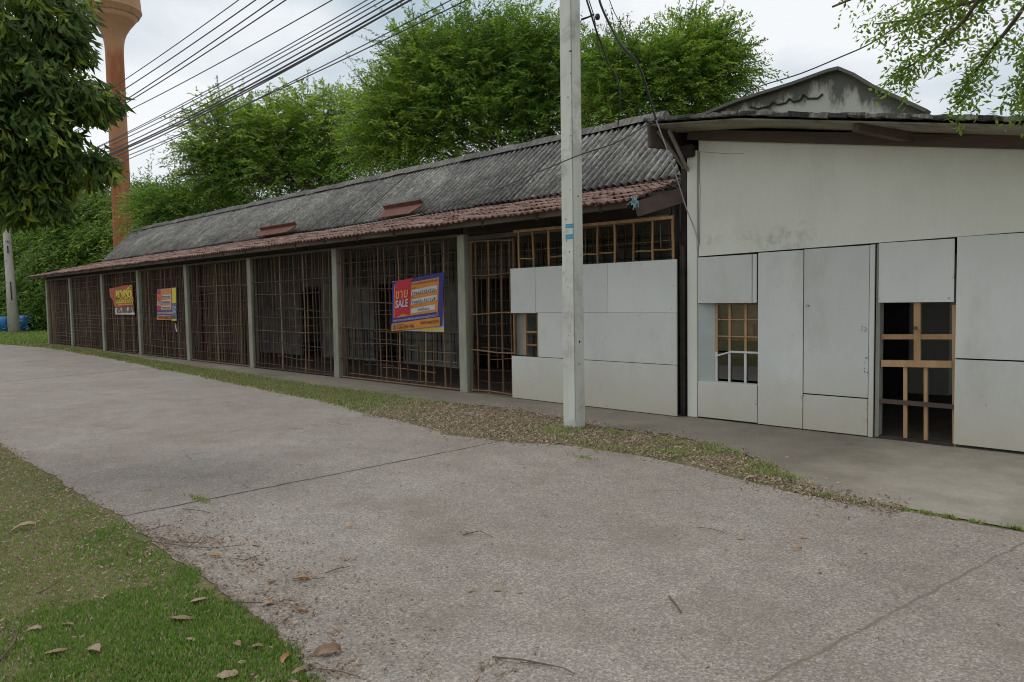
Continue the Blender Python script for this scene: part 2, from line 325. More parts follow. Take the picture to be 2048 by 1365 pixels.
# ------------------------------------------------------------------ ground, road, apron
def sheet(name, polys, mat_, z, kind='structure'):
    mb = MB()
    for poly in polys: mb.add([(x, y, z) for x, y in poly], [tuple(range(len(poly)))])
    return tag(mb.build(name, mat_), kind=kind)
def sheet2(name, top, bot, mat_, z):    # strip between two polylines sampled at the same x
    mb = MB(); n = len(top); vs = [(x, y, z) for x, y in bot]+[(x, y, z) for x, y in top]
    mb.add(vs, [(i, i+1, n+i+1, n+i) for i in range(n-1)]); return tag(mb.build(name, mat_), kind='structure')
FAR_EDGE = [(-120, 2.), (-60, -.3)]+[gp(*p) for p in ((0, 689), (100, 696), (220, 716), (330, 738), (480, 768), (640, 800), (740, 830), (830, 849), (900, 870), (1000, 883), (1150, 892), (1300, 916), (1450, 950), (1600, 989))]+[(-1.5, -2.66), (3, -2.6), (14, -2.6)]
APRON_EDGE = [(-120, 3), (-60, 1.5)]+[gp(*p) for p in ((60, 681), (200, 705), (300, 724), (480, 750), (700, 783), (900, 806), (1020, 818), (1130, 838), (1200, 855), (1330, 868), (1430, 892), (1530, 925), (1590, 965))]+[(-1.9, -2.6), (3, -2.6), (14, -2.6)]
FAR_EDGE.sort(); APRON_EDGE.sort()
def ip(pts, x): return float(np.interp(x, [p[0] for p in pts], [p[1] for p in pts]))
NEAR_EDGE = [(-120, -1.5), (-60, -4.2), (-30, -5.9), (-18, -6.3), (-9.8, -6.42), (-5.6, -6.47), (-4.1, -6.55), (-2.8, -6.65), (-2.5, -6.75), (-1.6, -7.6), (0, -9), (4, -11), (14, -14)]
sheet('ground', [[(-400, -400), (400, -400), (400, 400), (-400, 400)]], M['soil'], -.005)
xs = sorted(set([p[0] for p in FAR_EDGE+NEAR_EDGE])|set(np.arange(-34, 4, .07)))
jg = {x: (math.sin(x*7.3)*.01+math.sin(x*17.1)*.008+math.sin(x*3.1)*.015+rng.uniform(-.012, .012)) for x in xs}
sheet2('road', [(x, ip(FAR_EDGE, x)+jg[x]) for x in xs], [(x, ip(NEAR_EDGE, x)+jg[x]*.8) for x in xs], M['road'], 0)
xa = [x for x in xs if x > -36.3]
sheet2('pavement', [(x, .6) for x in xa], [(x, max(ip(APRON_EDGE, x), ip(FAR_EDGE, x)+.012)+(jg[x] if x < -2.2 else jg[x]+.0)) for x in xa], M['apron'], .004)

# ------------------------------------------------------------------ vegetation generators (numpy)
def leaf_mesh(name, P, D, Wd, ln, wd, tints, m, parent=None, loc=(0, 0, 0), kind=None, bend=.25):
    """every leaf a folded two-quad blade: base P, direction D, side Wd, length ln, width wd"""
    n = len(P); ln = np.asarray(ln).reshape(-1, 1)*np.ones((n, 1)); wd = np.asarray(wd).reshape(-1, 1)*np.ones((n, 1))
    Nn = np.cross(D, Wd); mid = P+D*ln*.5+Nn*ln*bend*.25
    tip = P+D*ln-Nn*ln*bend*.3
    V = np.stack([P, mid-Wd*wd*.5, tip, mid+Wd*wd*.5], 1).reshape(-1, 3)-np.array(loc)
    me = bpy.data.meshes.new(name); me.vertices.add(4*n); me.vertices.foreach_set('co', V.astype(np.float32).ravel())
    me.loops.add(6*n); me.polygons.add(2*n)
    b = np.arange(n)[:, None]*4; idx = np.concatenate([b+np.array([[0, 1, 2]]), b+np.array([[0, 2, 3]])], 1).astype(np.int32)
    me.loops.foreach_set('vertex_index', idx.ravel()); me.polygons.foreach_set('loop_start', (np.arange(2*n)*3).astype(np.int32))
    a = me.attributes.new('tint', 'FLOAT', 'POINT'); a.data.foreach_set('value', np.repeat(np.clip(tints, 0, 1), 4).astype(np.float32))
    me.update(calc_edges=True); me.validate()
    o = link_mesh(name, me, m, parent, (0, 0, 0) if parent is not None else loc)
    return o
def unit(v): return v/np.maximum(np.linalg.norm(v, axis=-1, keepdims=True), 1e-9)
def feathery(lobes, ntw, nleaf, tlen, lsize, wsize, up=.55, droop=.5, seed=1, out=1., shell=.35):
    """twigs shooting out of lobes (cx,cy,cz,rx,ry,rz,weight), each carrying leaflets in two ranks"""
    r = np.random.default_rng(seed); lobes = np.array(lobes, float); w = lobes[:, 6]/lobes[:, 6].sum()
    k = r.choice(len(lobes), ntw, p=w); d = unit(r.normal(size=(ntw, 3))); rad = r.uniform(shell**3, 1, (ntw, 1))**(1/3)
    base = lobes[k, :3]+d*lobes[k, 3:6]*rad
    dr = unit(d*out+np.array([0, 0, up])+r.normal(size=(ntw, 3))*.45); L = tlen*r.uniform(.6, 1.35, (ntw, 1))
    tw_t = r.uniform(0, 1, ntw)
    lobe_t = np.random.default_rng(seed+5).uniform(-.26, .22, len(lobes))[k]
    t = (np.arange(nleaf)+.5)/nleaf; t = t[None, :, None]
    P = base[:, None, :]+dr[:, None, :]*L[:, None, :]*t-np.array([0, 0, 1])*droop*L[:, None, :]*t*t
    T = unit(dr[:, None, :]-np.array([0, 0, 1])*2*droop*t)
    side = unit(np.cross(T, np.array([0, 0, 1.])+r.normal(size=(ntw, 1, 3))*.3))
    sg = np.where(np.arange(nleaf) % 2 == 0, 1., -1.)[None, :, None]
    D = unit(T*.7+side*sg+r.normal(size=P.shape)*.28-np.array([0, 0, .15])); Wd = unit(np.cross(D, unit(r.normal(size=P.shape)*.5+np.array([0, 0, 1.]))))
    n = ntw*nleaf; tn = (tw_t[:, None]*.45+lobe_t[:, None]+r.uniform(0, .45, (ntw, nleaf))+.1).ravel()
    ls = lsize*r.uniform(.7, 1.3, n)
    return P.reshape(-1, 3), D.reshape(-1, 3), Wd.reshape(-1, 3), ls, ls*wsize, tn
def limb(mb, a, b, r0, r1, wob=.08, n=6, seed=0):
    q = random.Random(seed); a, b = Vector(a), Vector(b); L = (b-a).length; pts = []; rs = []
    for i in range(n+1):
        t = i/n; p = a.lerp(b, t)
        if 0 < i < n: p += Vector((q.uniform(-1, 1), q.uniform(-1, 1), q.uniform(-.5, .5)))*L*wob
        pts.append(p); rs.append(r0+(r1-r0)*t)
    mb.tube(pts, rs, 8)
def tree(name, base, lobes, label, cat, group, m, ntw, nleaf, tlen, ls, ws, seed, up=.55, droop=.5, tr=.25, fork=.35, **kw):
    t = empty(name, base, label, cat, group); mb = MB()
    zc = min(l[2] for l in lobes); fk = Vector(base)+Vector((0, 0, max(.6, (zc-base[2])*fork)))
    limb(mb, base, fk, tr, tr*.8, .03, 5, seed)
    for i, l in enumerate(lobes): limb(mb, fk, (l[0], l[1], l[2]+l[5]*.3), tr*.5, tr*.08, .07, 6, seed+i+1)
    mb.build('trunk', M['bark'], t, smooth=True)
    P, D, Wd, a, b, tn = feathery(lobes, ntw, nleaf, tlen, ls, ws, up, droop, seed, **kw)
    r = np.random.default_rng(seed+99); LA = np.array(lobes, float); ns = int(ntw*.085); k = r.integers(0, len(LA), ns); d = unit(r.normal(size=(ns, 3))*np.array([1, 1, .6])+np.array([0, 0, .75]))
    sb = LA[k, :3]+d*LA[k, 3:6]*.85; L = tlen*r.uniform(.9, 1.7, (ns, 1)); nl = 26; tt = ((np.arange(nl)+.5)/nl)[None, :, None]; dd = unit(d+r.normal(size=(ns, 3))*.35)
    SP = sb[:, None, :]+dd[:, None, :]*L[:, None, :]*tt-np.array([0, 0, .25])*L[:, None, :]*tt**2; D2 = unit(dd[:, None, :]*.9+r.normal(size=SP.shape)*.7); W2 = unit(np.cross(D2, r.normal(size=SP.shape)))
    ls2 = np.full(ns*nl, ls*.8)*r.uniform(.6, 1.2, ns*nl); P = np.concatenate([P, SP.reshape(-1, 3)]); D = np.concatenate([D, D2.reshape(-1, 3)]); Wd = np.concatenate([Wd, W2.reshape(-1, 3)])
    a = np.concatenate([a, ls2]); b = np.concatenate([b, ls2*ws]); tn = np.concatenate([tn, r.uniform(.0, .5, ns*nl)])
    leaf_mesh('crown', P, D, Wd, a, b, tn, m, t, loc=base)
    tw = MB(); q = random.Random(seed)
    for i in range(0, ns):
        c = LA[k[i], :3]; p0 = c+(sb[i]-c)*.2; e = sb[i]+dd[i]*L[i]*.9-np.array([0, 0, .2])*L[i]; mdl = (p0+sb[i])/2+r.normal(size=3)*.12*tlen; tw.tube([p0, mdl, sb[i], e], [tr*.12, tr*.08, tr*.05, tr*.02], 3)
    for i in range(ns*2):
        l = LA[r.integers(0, len(LA))]; p0 = l[:3]+r.normal(size=3)*l[3:6]*.25; d_ = unit(r.normal(size=3)+np.array([0, 0, .3])); e = p0+d_*l[3:6]*r.uniform(.4, .9); tw.tube([p0, (p0+e)/2+r.normal(size=3)*.08*tlen, e], [tr*.12, tr*.07, tr*.03], 3)
    tw.build('branches', M['bark'], t)
    return t
def lob(px, py, dist, rpx, rpy, wt=1., depth=None):
    c = far(px, py, dist); s = dist/math.hypot(F, px-1024)
    rx = rpx*s; rz = rpy*s; return (c[0], c[1], c[2], rx, depth or rx*.9, rz, wt)

# ------------------------------------------------------------------ the long shed
SX0, SX1 = -34.2, -4.98
shed = empty('long_shed', (-19.5, 0, 0), 'long low open-fronted shed of bamboo lattice bays under a grey and rusty red corrugated roof', 'shed')
POSTS = [-34.2, -30.95, -27.3, -23.85, -20.2, -16.5, -12.8, -8.93]
for i, x in enumerate(POSTS):
    mb = MB(); r = random.Random(i); dx = r.uniform(-.05, .03)
    mb.bar((x+dx*.2, -.02, 0), (x+dx, -.02, 2.64), .19, .17, (0, 1, 0), w2=.17, h2=.16)
    mb.build('post', M['post'], shed, bevel=.012)
    if x < -9: continue
# roofs ------------------------------------------------------
JY, JZ = 1.9, 3.43
RY, RZ = 3.72, 4.94
EY, EZ = -.56, 2.775
def corrugated(name, y0, z0, y1, z1, xl, xr, wave, amp, rows, m, step=.012, sheetw=1.05, jit=.006, seed=0, wear=.0):
    """sheets side by side; xl/xr give the left and right end x at the lower and upper edge"""
    r = random.Random(seed); mb = MB(); L = math.hypot(y1-y0, z1-z0); ny, nz = -(z1-z0)/L, (y1-y0)/L
    for k in range(rows):
        ta, tb = k/rows, (k+1)/rows+.02*(k < rows-1); x = min(xl)
        while x < max(xr):
            x1 = min(x+sheetw, max(xr)+1e-6); ncol = max(2, int((x1-x)/wave*8)); vs = []; tt = []; tsh = r.uniform(-.16, .16); dz = r.uniform(-jit, jit); sk = r.uniform(-jit, jit)*2.5; e0 = r.uniform(-.03, .02) if k == 0 else r.uniform(-.015, .01)
            for i in range(ncol+1):
                xx = x+(x1-x)*i/ncol
                def lim(e, side):
                    a, b = e
                    if abs(b-a) < 1e-6: return (0, 1)
                    t = (xx-a)/(b-a)
                    inside_low = xx > a if side else xx < a
                    return (0 if inside_low else max(0, t), 1 if (xx > b if side else xx < b) else min(1, max(0, t)))
                l0, l1 = lim(xl, 1); r0, r1 = lim(xr, 0)
                lo, hi = max(l0, r0, 0), min(l1, r1, 1)
                a_, b_ = max(ta, lo), min(tb, hi)
                if a_ > b_: a_ = b_ = min(max(lo, ta), tb)
                w_ = amp*math.sin(2*math.pi*xx/wave)
                for j in range(3):
                    t = a_+(b_-a_)*j/2+(e0/L if j == 0 and lo <= 0 else 0)
                    off = w_+dz+step*(rows-k)*0+step*(1-(t-ta)/(tb-ta+1e-6))*1.6+sk*(i/ncol-.5)+.01*math.sin(xx*1.7+k)*jit*60*.3
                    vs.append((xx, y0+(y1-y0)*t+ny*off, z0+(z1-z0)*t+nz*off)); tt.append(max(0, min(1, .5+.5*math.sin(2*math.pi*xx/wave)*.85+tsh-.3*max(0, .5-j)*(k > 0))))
            fs = []
            for i in range(ncol):
                for j in range(2):
                    q = (i*3+j, (i+1)*3+j, (i+1)*3+j+1, i*3+j+1)
                    if (Vector(vs[q[0]])-Vector(vs[q[3]])).length > 1e-4 or (Vector(vs[q[1]])-Vector(vs[q[2]])).length > 1e-4: fs.append(q)
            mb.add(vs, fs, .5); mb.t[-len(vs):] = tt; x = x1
    o = mb.build(name, m, shed, smooth=True)
    s = o.modifiers.new('thickness', 'SOLIDIFY'); s.thickness = .007
    return o
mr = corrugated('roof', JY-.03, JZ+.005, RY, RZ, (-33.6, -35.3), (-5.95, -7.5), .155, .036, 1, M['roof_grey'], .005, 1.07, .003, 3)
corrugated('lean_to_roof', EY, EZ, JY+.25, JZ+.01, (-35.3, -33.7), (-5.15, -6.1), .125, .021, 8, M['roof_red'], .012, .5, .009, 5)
mb = MB()   # far slope
for k in range(1): mb.add([(-35.3, RY+.02, RZ), (-7.4, RY+.02, RZ), (-7.4, 7.2, 3.0), (-33.6, 7.2, 3.0)], [(0, 1, 2, 3)])
o = mb.build('back_roof', M['roof_grey'], shed); o.modifiers.new('t', 'SOLIDIFY').thickness = .03
mb = MB(); x = -35.4; i = 0     # ridge caps, overlapping half rounds with scalloped skirts
while x < -7.6:
    x1 = x+.55; vs = []; r0 = .1+.012*(i % 2); n = 6; dz = U(-.012, .012)
    for xx, rr in ((x-.03, r0+.012), (x1, r0)):
        for sy, sz in ((-.16, -.09), (-.1, -.01), (-.04, .05), (.04, .05), (.1, -.01), (.16, -.09)): vs.append((xx, RY+sy*(rr/.1), RZ+.03+sz*(rr/.1)+dz))
    mb.add(vs, [(j, j+6, j+7, j+1) for j in range(5)]+[(0, 1, 2, 3, 4, 5), (11, 10, 9, 8, 7, 6)], U(.35, .6)); x = x1; i += 1
mb.build('ridge_cap', M['roof_grey'], shed)
# structure under the roof
mb = MB(); mb.box(-34.3, -8.98, -.045, .0, 2.66, 2.9, .4); mb.build('header_beam', M['wood_dark'], shed)
mb = MB(); mb.box(-8.86, -5.0, .01, .06, 2.62, 2.93, .4); mb.build('header_beam', M['wood_dark'], shed)
mb = MB(); mb.bar((-34.3, -.06, 2.63), (-9.03, -.06, 2.63), .06, .05); mb.build('lintel_rail', M['wood_brown'], shed)
mb = MB(); mb.bar((-35.2, EY+.12, EZ-.03), (-5.35, EY+.12, EZ-.03), .07, .09); mb.build('eave_batten', M['wood_brown'], shed)
for i in range(27):
    x = -34.9+i*1.12; 
    if x > -5.3: break
    mb = MB(); mb.bar((x, EY+.08, EZ-.06), (x, JY+.1, JZ-.085), .05, .08, (0, 0, 1)); mb.build('rafter', M['wood_dark'], shed)
mb = MB(); mb.bar(at(1272, 419, 1, -.56), at(1363, 391, 1, -.12), .04, .19, (0, 0, 1)); mb.build('barge_board', M['wood_brown'], shed)
# inner wall with dark doorways, floor, back wall, end wall
mb = MB(); YI = 2.7; x = SX0
for i, px0 in enumerate(POSTS):
    px1 = POSTS[i+1] if i+1 < len(POSTS) else SX1; w_ = px1-px0; a, b = px0+w_*.3, px0+w_*.62
    mb.box(px0, a, YI, YI+.1, 0, 3.6, .5); mb.box(b, px1, YI, YI+.1, 0, 3.6, .5); mb.box(a, b, YI+.001, YI+.099, 2.0, 3.6, .5)
    c, d = b+w_*.1, px1-w_*.06
mb.build('inner_wall', M['interior'], shed)
mb = MB(); x = -17.
while x < -5.2:
    for z0 in (.1, 1.95): mb.bar((x, YI-.06, z0), (x+U(-.03, .03), YI-.06, z0+(.75 if z0 < 1 else .75)), .018, .018, (0, 1, 0), U(.1, .6))
    x += U(.13, .3)
for z in (.35, .6, .82, 2.05, 2.25, 2.45, 2.62):
    x = -17.
    while x < -5.5: e = x+U(1, 3); mb.bar((x, YI-.08, z+U(-.03, .03)), (min(e, -5.1), YI-.08, z+U(-.03, .03)), .014, .014, (0, 0, 1), U(.1, .6)); x = e+U(-.2, .3)
mb.build('rear_lattice', M['bamboo'], shed)
mb = MB(); mb.box(SX0, SX1, 6.6, 6.7, 0, 3.2, .5); mb.box(SX0-.1, SX0, .1, 6.7, 0, 2.8, .5); mb.prism([(.1, 2.8), (6.7, 2.8), (6.7, 3.0), (RY, RZ-.1), (JY, JZ-.12), (.1, 2.86)], SX0-.1, SX0, 0, .5)
mb.build('back_wall', M['interior'], shed)
mb = MB(); mb.box(SX0, SX1, .62, 6.6, -.01, .012, .5); mb.build('floor', M['floor_in'], shed)
mb = MB(); mb.box(SX0, SX1, .05, .62, .004, .03, .5); mb.build('sill', M['floor_in'], shed)
# lattice bays
def cane(mb, p, q, r, wob=.012, n=5, tint=None, sides=5):
    p, q = Vector(p), Vector(q); pts = []
    ph = U(0, 6)
    for i in range(n+1):
        t = i/n; a = p.lerp(q, t); k = math.sin(t*5+ph)*wob
        d = (q-p).normalized(); s = Vector((1, 0, 0)) if abs(d.z) > .5 else Vector((0, 0, 1)); pts.append(a+s*(k+U(-.3, .3)*wob))
    mb.tube(pts, [r*U(.85, 1.15) for _ in pts], sides, tint)
for i in range(7):
    x0, x1 = POSTS[i]+.1, POSTS[i+1]-.1; v = MB(); h = MB(); bk = MB(); top = 2.62
    near = i >= 5; sp_v = (.205, .17)[i == 5] if near else (.085 if i > 1 else .06)
    x = x0+.05
    while x < x1:
        r = U(.009, .014) if not near else U(.011, .017)
        if rng.random() < .12: r *= 1.5
        cane(v, (x, -.04+U(-.01, .01), U(.0, .05)), (x+U(-.04, .04), -.04+U(-.01, .01), top-U(0, .03)*(not near)), r, .018 if near else .012)
        x += sp_v*U(.6, 1.4)
    zs = []
    z = .12
    while z < top:
        zs.append(z); z += (U(.2, .34) if near else U(.1, .2) if i < 2 else U(.16, .3))
    for z in zs:
        xa, xb = (x0, x1) if rng.random() < .5 else (U(x0, x0+1.2), U(x1-1.4, x1))
        cane(h, (xa, -.055-.01*near, z+U(-.02, .02)), (xb, -.055-.01*near, z+U(-.03, .03)), U(.007, .0095), .012, tint=U(.3, .8))
    # inner, finer grid standing just behind the front canes
    x = x0+.03
    while x < x1:
        za = U(1.5, 2.0) if near and rng.random() < .55 else .05
        cane(bk, (x, .08, za), (x+U(-.03, .03), .08, top), U(.005, .009), .01, 3, sides=4); x += (.17 if near else .07 if i > 2 else .045)*U(.6, 1.4)
    z = .3
    while z < top:
        for _ in range(2):
            xa = U(x0, x1-.8); cane(bk, (xa, .09, z+U(-.03, .03)), (min(x1, xa+U(.6, 2)), .09, z+U(-.05, .05)), U(.005, .008), .012, 3, sides=4)
        z += (.17 if z > 1.8 or z < .9 else .4)*U(.8, 1.2) if near else U(.1, .18)
    v.tube([(x0, -.05, .03), (x1, -.05, .03)], .02, 5); 
    p = v.build('lattice_panel', M['bamboo'] if near else M['bamboo_far'], shed)
    h.build('cross_canes', M['bamboo'], p); bk.build('inner_lattice', M['bamboo'] if near else M['bamboo_far'], p)
# last bay: bamboo gate, clerestory lattice, painted boards with a small window
gate = MB()
for x in (-8.74, -8.62, -8.35, -8.04, -7.84, -7.76): cane(gate, (x, -.06, .03), (x+U(-.02, .02), -.06, 2.5), .017 if x not in (-8.62, -7.84) else .012, .01, sides=6)
for z in (.06, .72, 1.32, 1.95, 2.5): cane(gate, (-8.76, -.075, z), (-7.74, -.075, z+U(-.02, .02)), .012, .01, 5, sides=6)
g = gate.build('gate', tinted('bamboo_rust', [(0, (.09, .048, .025)), (1, (.2, .115, .06))], .7, 8, (1, 1, .2), .4), shed)
mb = MB()
for k in range(9): x = -8.7+k*.11; cane(mb, (x, .03, U(.1, 1.2)), (x, .03, 2.45), .006, .01, 4, sides=4)
for k in range(12): z = .2+k*.19; cane(mb, (-8.7+U(0, .3), .04, z), (-7.8, .04, z+U(-.03, .03)), .005, .01, 3, sides=4)
mb.build('inner_lattice', M['bamboo'], g)
mb = MB()
for k in range(10): x = -7.66+k*.302; cane(mb, (x, -.05, 2.0), (x+U(-.015, .015), -.05, 2.6), .017, .006, 3, sides=6)
for k in range(9):
    if k in (1, 6): continue
    x = -7.66+k*.302; cane(mb, (x-.01, -.035, 2.17+U(-.01, .01)), (x+.3, -.035, 2.17+U(-.01, .01)), .011, .004, 3, sides=6)
mb.bar((-7.75, -.055, 2.6), (-4.93, -.055, 2.57), .035, .04)
cl = mb.build('clerestory_lattice', M['bamboo_pale'], shed)
mb = MB()
for k in range(20): x = -7.6+k*.14; cane(mb, (x, .1, 2.2), (x, .1, 2.6), .006, .005, 2, sides=4)
for z in (2.3, 2.42, 2.53): cane(mb, (-7.7, .11, z), (-5, .11, z), .005, .01, 5, sides=4)
mb.build('inner_lattice', M['bamboo'], cl)
mb = MB(); mb.bar((-8.8, -.02, 2.56), (-5.0, -.02, 2.58), .05, .07); mb.build('lintel_rail', M['wood_brown'], shed)
PY0, PY1 = -.115, -.095
def board(x0, x1, z0, z1, m='board', y0=PY0, y1=PY1, par=shed, g=.003, nm='board_panel', tilt=0):
    mb = MB(); mb.box(x0+g, x1-g, y0-U(0, .004), y1, z0+g, z1-g); return mb.build(nm, M[m], par, bevel=.002)
ZT = 2.03
board(-7.79, -7.27, 1.335, ZT); board(-7.27, -5.93, 1.345, ZT, g=.0015); board(-5.93, -4.85, 1.345, ZT, g=.0015)
board(-7.23, -4.85, .675, 1.345, g=.002); board(-7.79, -4.85, .01, .672, g=.003)
wn = MB()
for a, b in (((-7.76, .69), (-7.76, 1.33)), ((-7.52, .69), (-7.52, 1.33)), ((-7.27, .69), (-7.27, 1.33))): wn.bar((a[0], -.07, a[1]), (b[0], -.07, b[1]), .028, .02, (1, 0, 0))
for z in (.85, 1.05): wn.bar((-7.52, -.075, z), (-7.25, -.075, z), .02, .022)
wn.build('window_frame', M['bamboo_pale'], shed)
mb = MB(); mb.box(-7.76, -7.54, -.02, -.01, .68, 1.34, .3); mb.build('window_shutter', M['grey_wood'], shed)
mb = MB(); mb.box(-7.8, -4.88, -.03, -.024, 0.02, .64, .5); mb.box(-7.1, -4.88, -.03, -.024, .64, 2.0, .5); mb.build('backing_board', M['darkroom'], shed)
mb = MB()
for z in (.06, .35, .62, .72, 1.0, 1.3, 1.4, 1.7, 1.98):
    for x in (-7.74, -7.3, -6.62, -5.97, -5.4, -4.9):
        if .68 < z < 1.34 and x < -7.24: continue
        if rng.random() < .75: xx, zz = x+U(-.03, .03), z+U(-.02, .02); mb.tube([(xx, PY0-.0055, zz), (xx, PY0+.004, zz)], U(.003, .006), 6)
o = mb.build('screw_heads', M['grey_wood'], shed); o['kind'] = 'stuff'
# dark timber closing the gap between the shed and the painted building
mb = MB(); mb.box(-4.97, -4.935, -.02, .1, 0.01, 2.9, .3); mb.box(-4.86, -4.80, -.01, .05, .01, 2.2, .6); mb.build('corner_post', M['wood_dark'], shed)
mb = MB(); mb.box(-4.93, -4.86, .15, .18, 0, 3.3, .3); 
for k in range(9): mb.bar((-5.02, .3+k*.001, 2.2+k*.2), (-4.93, 2.8, 2.2+k*.2), .02, .19)
mb.build('end_boarding', M['wood_dark'], shed)

# two bent sheets lying at the foot of the upper roof
def roof_trough(c, ln, hgt, ang, pitch, label):
    t = MB(); n = 8; prof = []; 
    pts = [(-ln/2, 0), (ln/2-.25, 0), (ln/2, hgt*.7), (ln/2-.05, hgt), (-ln/2, hgt)]
    t.prism([(p[0], p[1]) for p in pts], -.012, .012, 1, .5)
    t.prism([(-ln/2, hgt), (ln/2-.05, hgt), (ln/2-.03, hgt+.03), (-ln/2, hgt+.03)], -.1, .012, 1, .5)
    o = t.build('roof_trough', M['terracotta'], bevel=.006); o.location = c
    o.rotation_euler = (pitch, ang, 0); tag(o, label, 'roof trough', 'red troughs lying on the shed roof'); return o
roof_trough((-18.5, 1.62, 3.44), 2.0, .26, math.radians(0), math.radians(-44), 'dull brown trough with a pointed end lying on the shed roof, the farther one')
roof_trough((-12.9, 1.6, 3.44), 1.4, .3, math.radians(0), math.radians(-44), 'brick-red trough with a flat top edge on the shed roof, above a pale lath')
# pale loose lath lying on the red sheets below the nearer trough
mb = MB(); mb.bar((-13.7, .35, 3.085), (-11.6, 1.2, 3.31), .05, .012); tag(mb.build('loose_lath', M['pole_far']), 'pale thin lath lying across the rusty lean-to roof below the brick-red trough', 'lath')

# ------------------------------------------------------------------ the painted building on the right
hall = empty('painted_building', (0, 0, 0), 'cream building fronted with pale grey boards, with a recessed window and a small barred doorway', 'building')
XR = 1.6
def roofz(x): return 3.545-(x+3.76)*(.205 if x > -3.76 else .12)      # the mono-pitch falls to the right
def beamz(x): return 3.55-(x+4.58)*.187
mb = MB(); mb.prism([(-4.6, 2.055), (XR, 2.15), (XR, beamz(XR)-.02), (-4.6, beamz(-4.6)-.02)], -.002, .12, 1, .5)
mb.build('wall', M['plaster'], hall)
mb = MB(); mb.prism([(-4.76, 0.006), (-4.62, 0.006), (-4.62, 2.0), (-4.62, 3.38), (-4.76, 3.38)], -.014, .14, 1, .5); mb.build('pillar', M['plaster'], hall, bevel=.01)
def hb(pts, y0=-.018, y1=.0, m='board', nm='wall_panel', b=.002):
    mb = MB(); mb.prism(pts, y0-U(0, .004), y1, 1, None); return mb.build(nm, M[m], hall, bevel=b)
G = .004
def rect(x0, x1, z0, z1, **k): return hb([(x0+G+U(0, .002), z0+G), (x1-G, z0+G+U(-.003, .003)), (x1-G-U(0, .003), z1-G), (x0+G, z1-G-U(0, .004))], **k)
rect(-4.61, -3.885, 1.46, 2.045); rect(-3.885, -3.825, 1.46, 2.045); rect(-4.61, -3.815, .02, .48)
rect(-3.815, -3.272, .012, 2.06); rect(-3.272, -2.57, .425, 2.07); rect(-3.272, -2.57, .012, .421); rect(-2.572, -2.515, .005, 2.075, y0=-.024)
rect(-2.485, -1.78, 1.45, 2.085); rect(-1.768, -.9, .895, 2.1); rect(-1.768, -.9, .03, .89)
rect(-.9, .5, .03, 2.11); rect(.5, XR, .03, 2.13)
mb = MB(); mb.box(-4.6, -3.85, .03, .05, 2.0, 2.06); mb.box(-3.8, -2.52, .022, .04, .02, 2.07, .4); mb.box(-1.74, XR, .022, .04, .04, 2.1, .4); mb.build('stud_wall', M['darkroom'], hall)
rect(-2.512, -2.462, .01, 2.075, y0=.0, y1=.12, m='grey_wood', nm='door_jamb')
mb = MB(); mb.tube([(-4.585, -.004, 3.36), (-4.592, -.004, 3.1), (-4.58, -.004, 2.9), (-4.585, -.004, 2.4), (-4.588, -.004, 2.2)], .0035, 4); mb.tube([(-4.57, -.003, 3.35), (-4.2, -.003, 3.27), (-4.0, -.003, 3.24)], .0018, 4); mb.build('wall_crack', M['wood_dark'], hall)
# nail holes and chips in the boards
mb = MB()
for cx, cz, n, sx, sz in ((-3.23, 1.42, 4, .03, .02), (-3.27, .37, 6, .03, .03), (-2.6, 1.17, 9, .05, .03), (-2.59, .72, 5, .02, .03), (-2.6, .86, 4, .02, .06), (-2.59, .2, 6, .03, .05), (-2.45, 1.5, 2, .02, .02), (-1.8, 1.68, 4, .02, .05), (-3.83, .3, 4, .01, .05), (-1.82, 1.5, 3, .02, .02), (-2.58, .4, 6, .01, .1), (-4.4, 1.75, 1, .01, .01), (-3.4, 1.1, 1, .01, .01), (-1.5, .5, 2, .05, .05)):
    for _ in range(n):
        x, z, s = cx+U(-sx, sx), cz+U(-sz, sz), U(.002, .0055)
        a = [U(0, 6.28)+k*1.2 for k in range(6)]; mb.prism([(x+s*math.cos(t)*U(.6, 1.4), z+s*math.sin(t)*U(.6, 1.6)) for t in sorted([q % 6.28 for q in a])], -.0255, -.012, 1, .5)
o = mb.build('nail_holes', M['black'], hall); o['kind'] = 'stuff'
# window: recessed, splayed jamb at its left, planed wood grid above, pale grid below
wf = MB(); WX = [-4.40, -4.225, -4.015, -3.825]; WZ = [.5, .855, 1.05, 1.26, 1.45]
for x in WX: wf.bar((x, .09, .84), (x, .09, 1.46), .018, .03, (1, 0, 0))
for z in WZ[2:]: wf.bar((-4.41, .088, z), (-3.81, .088, z), .026, .014)
win = wf.build('window', M['wood_new'], hall)
lf = MB()
for x in WX: lf.bar((x, .085, .48), (x, .085, .85), .02, .03, (1, 0, 0))
lf.bar((-4.22, .08, .86), (-3.81, .08, .86), .03, .022); lf.bar((-4.40, .06, .80), (-4.22, .08, .855), .03, .018)
lf.build('lower_sash', M['board'], win)
for i in range(3):
    for j in range(4):
        mb = MB(); mb.box(WX[i]+.01, WX[i+1]-.01, .1, .103, WZ[j]+.012, WZ[j+1]-.012, .5); mb.build('pane', M['glass'], win)
mb = MB(); mb.prism([(-4.61, .0), (-4.40, .105), (-4.40, .125), (-4.61, .02)], .48, 1.46, 2, .5); mb.build('window_jamb', M['jamb'], hall)
mb = MB(); mb.box(-4.6, -3.8, .0, .12, .46, .482, .5); mb.build('window_sill', M['jamb'], hall)
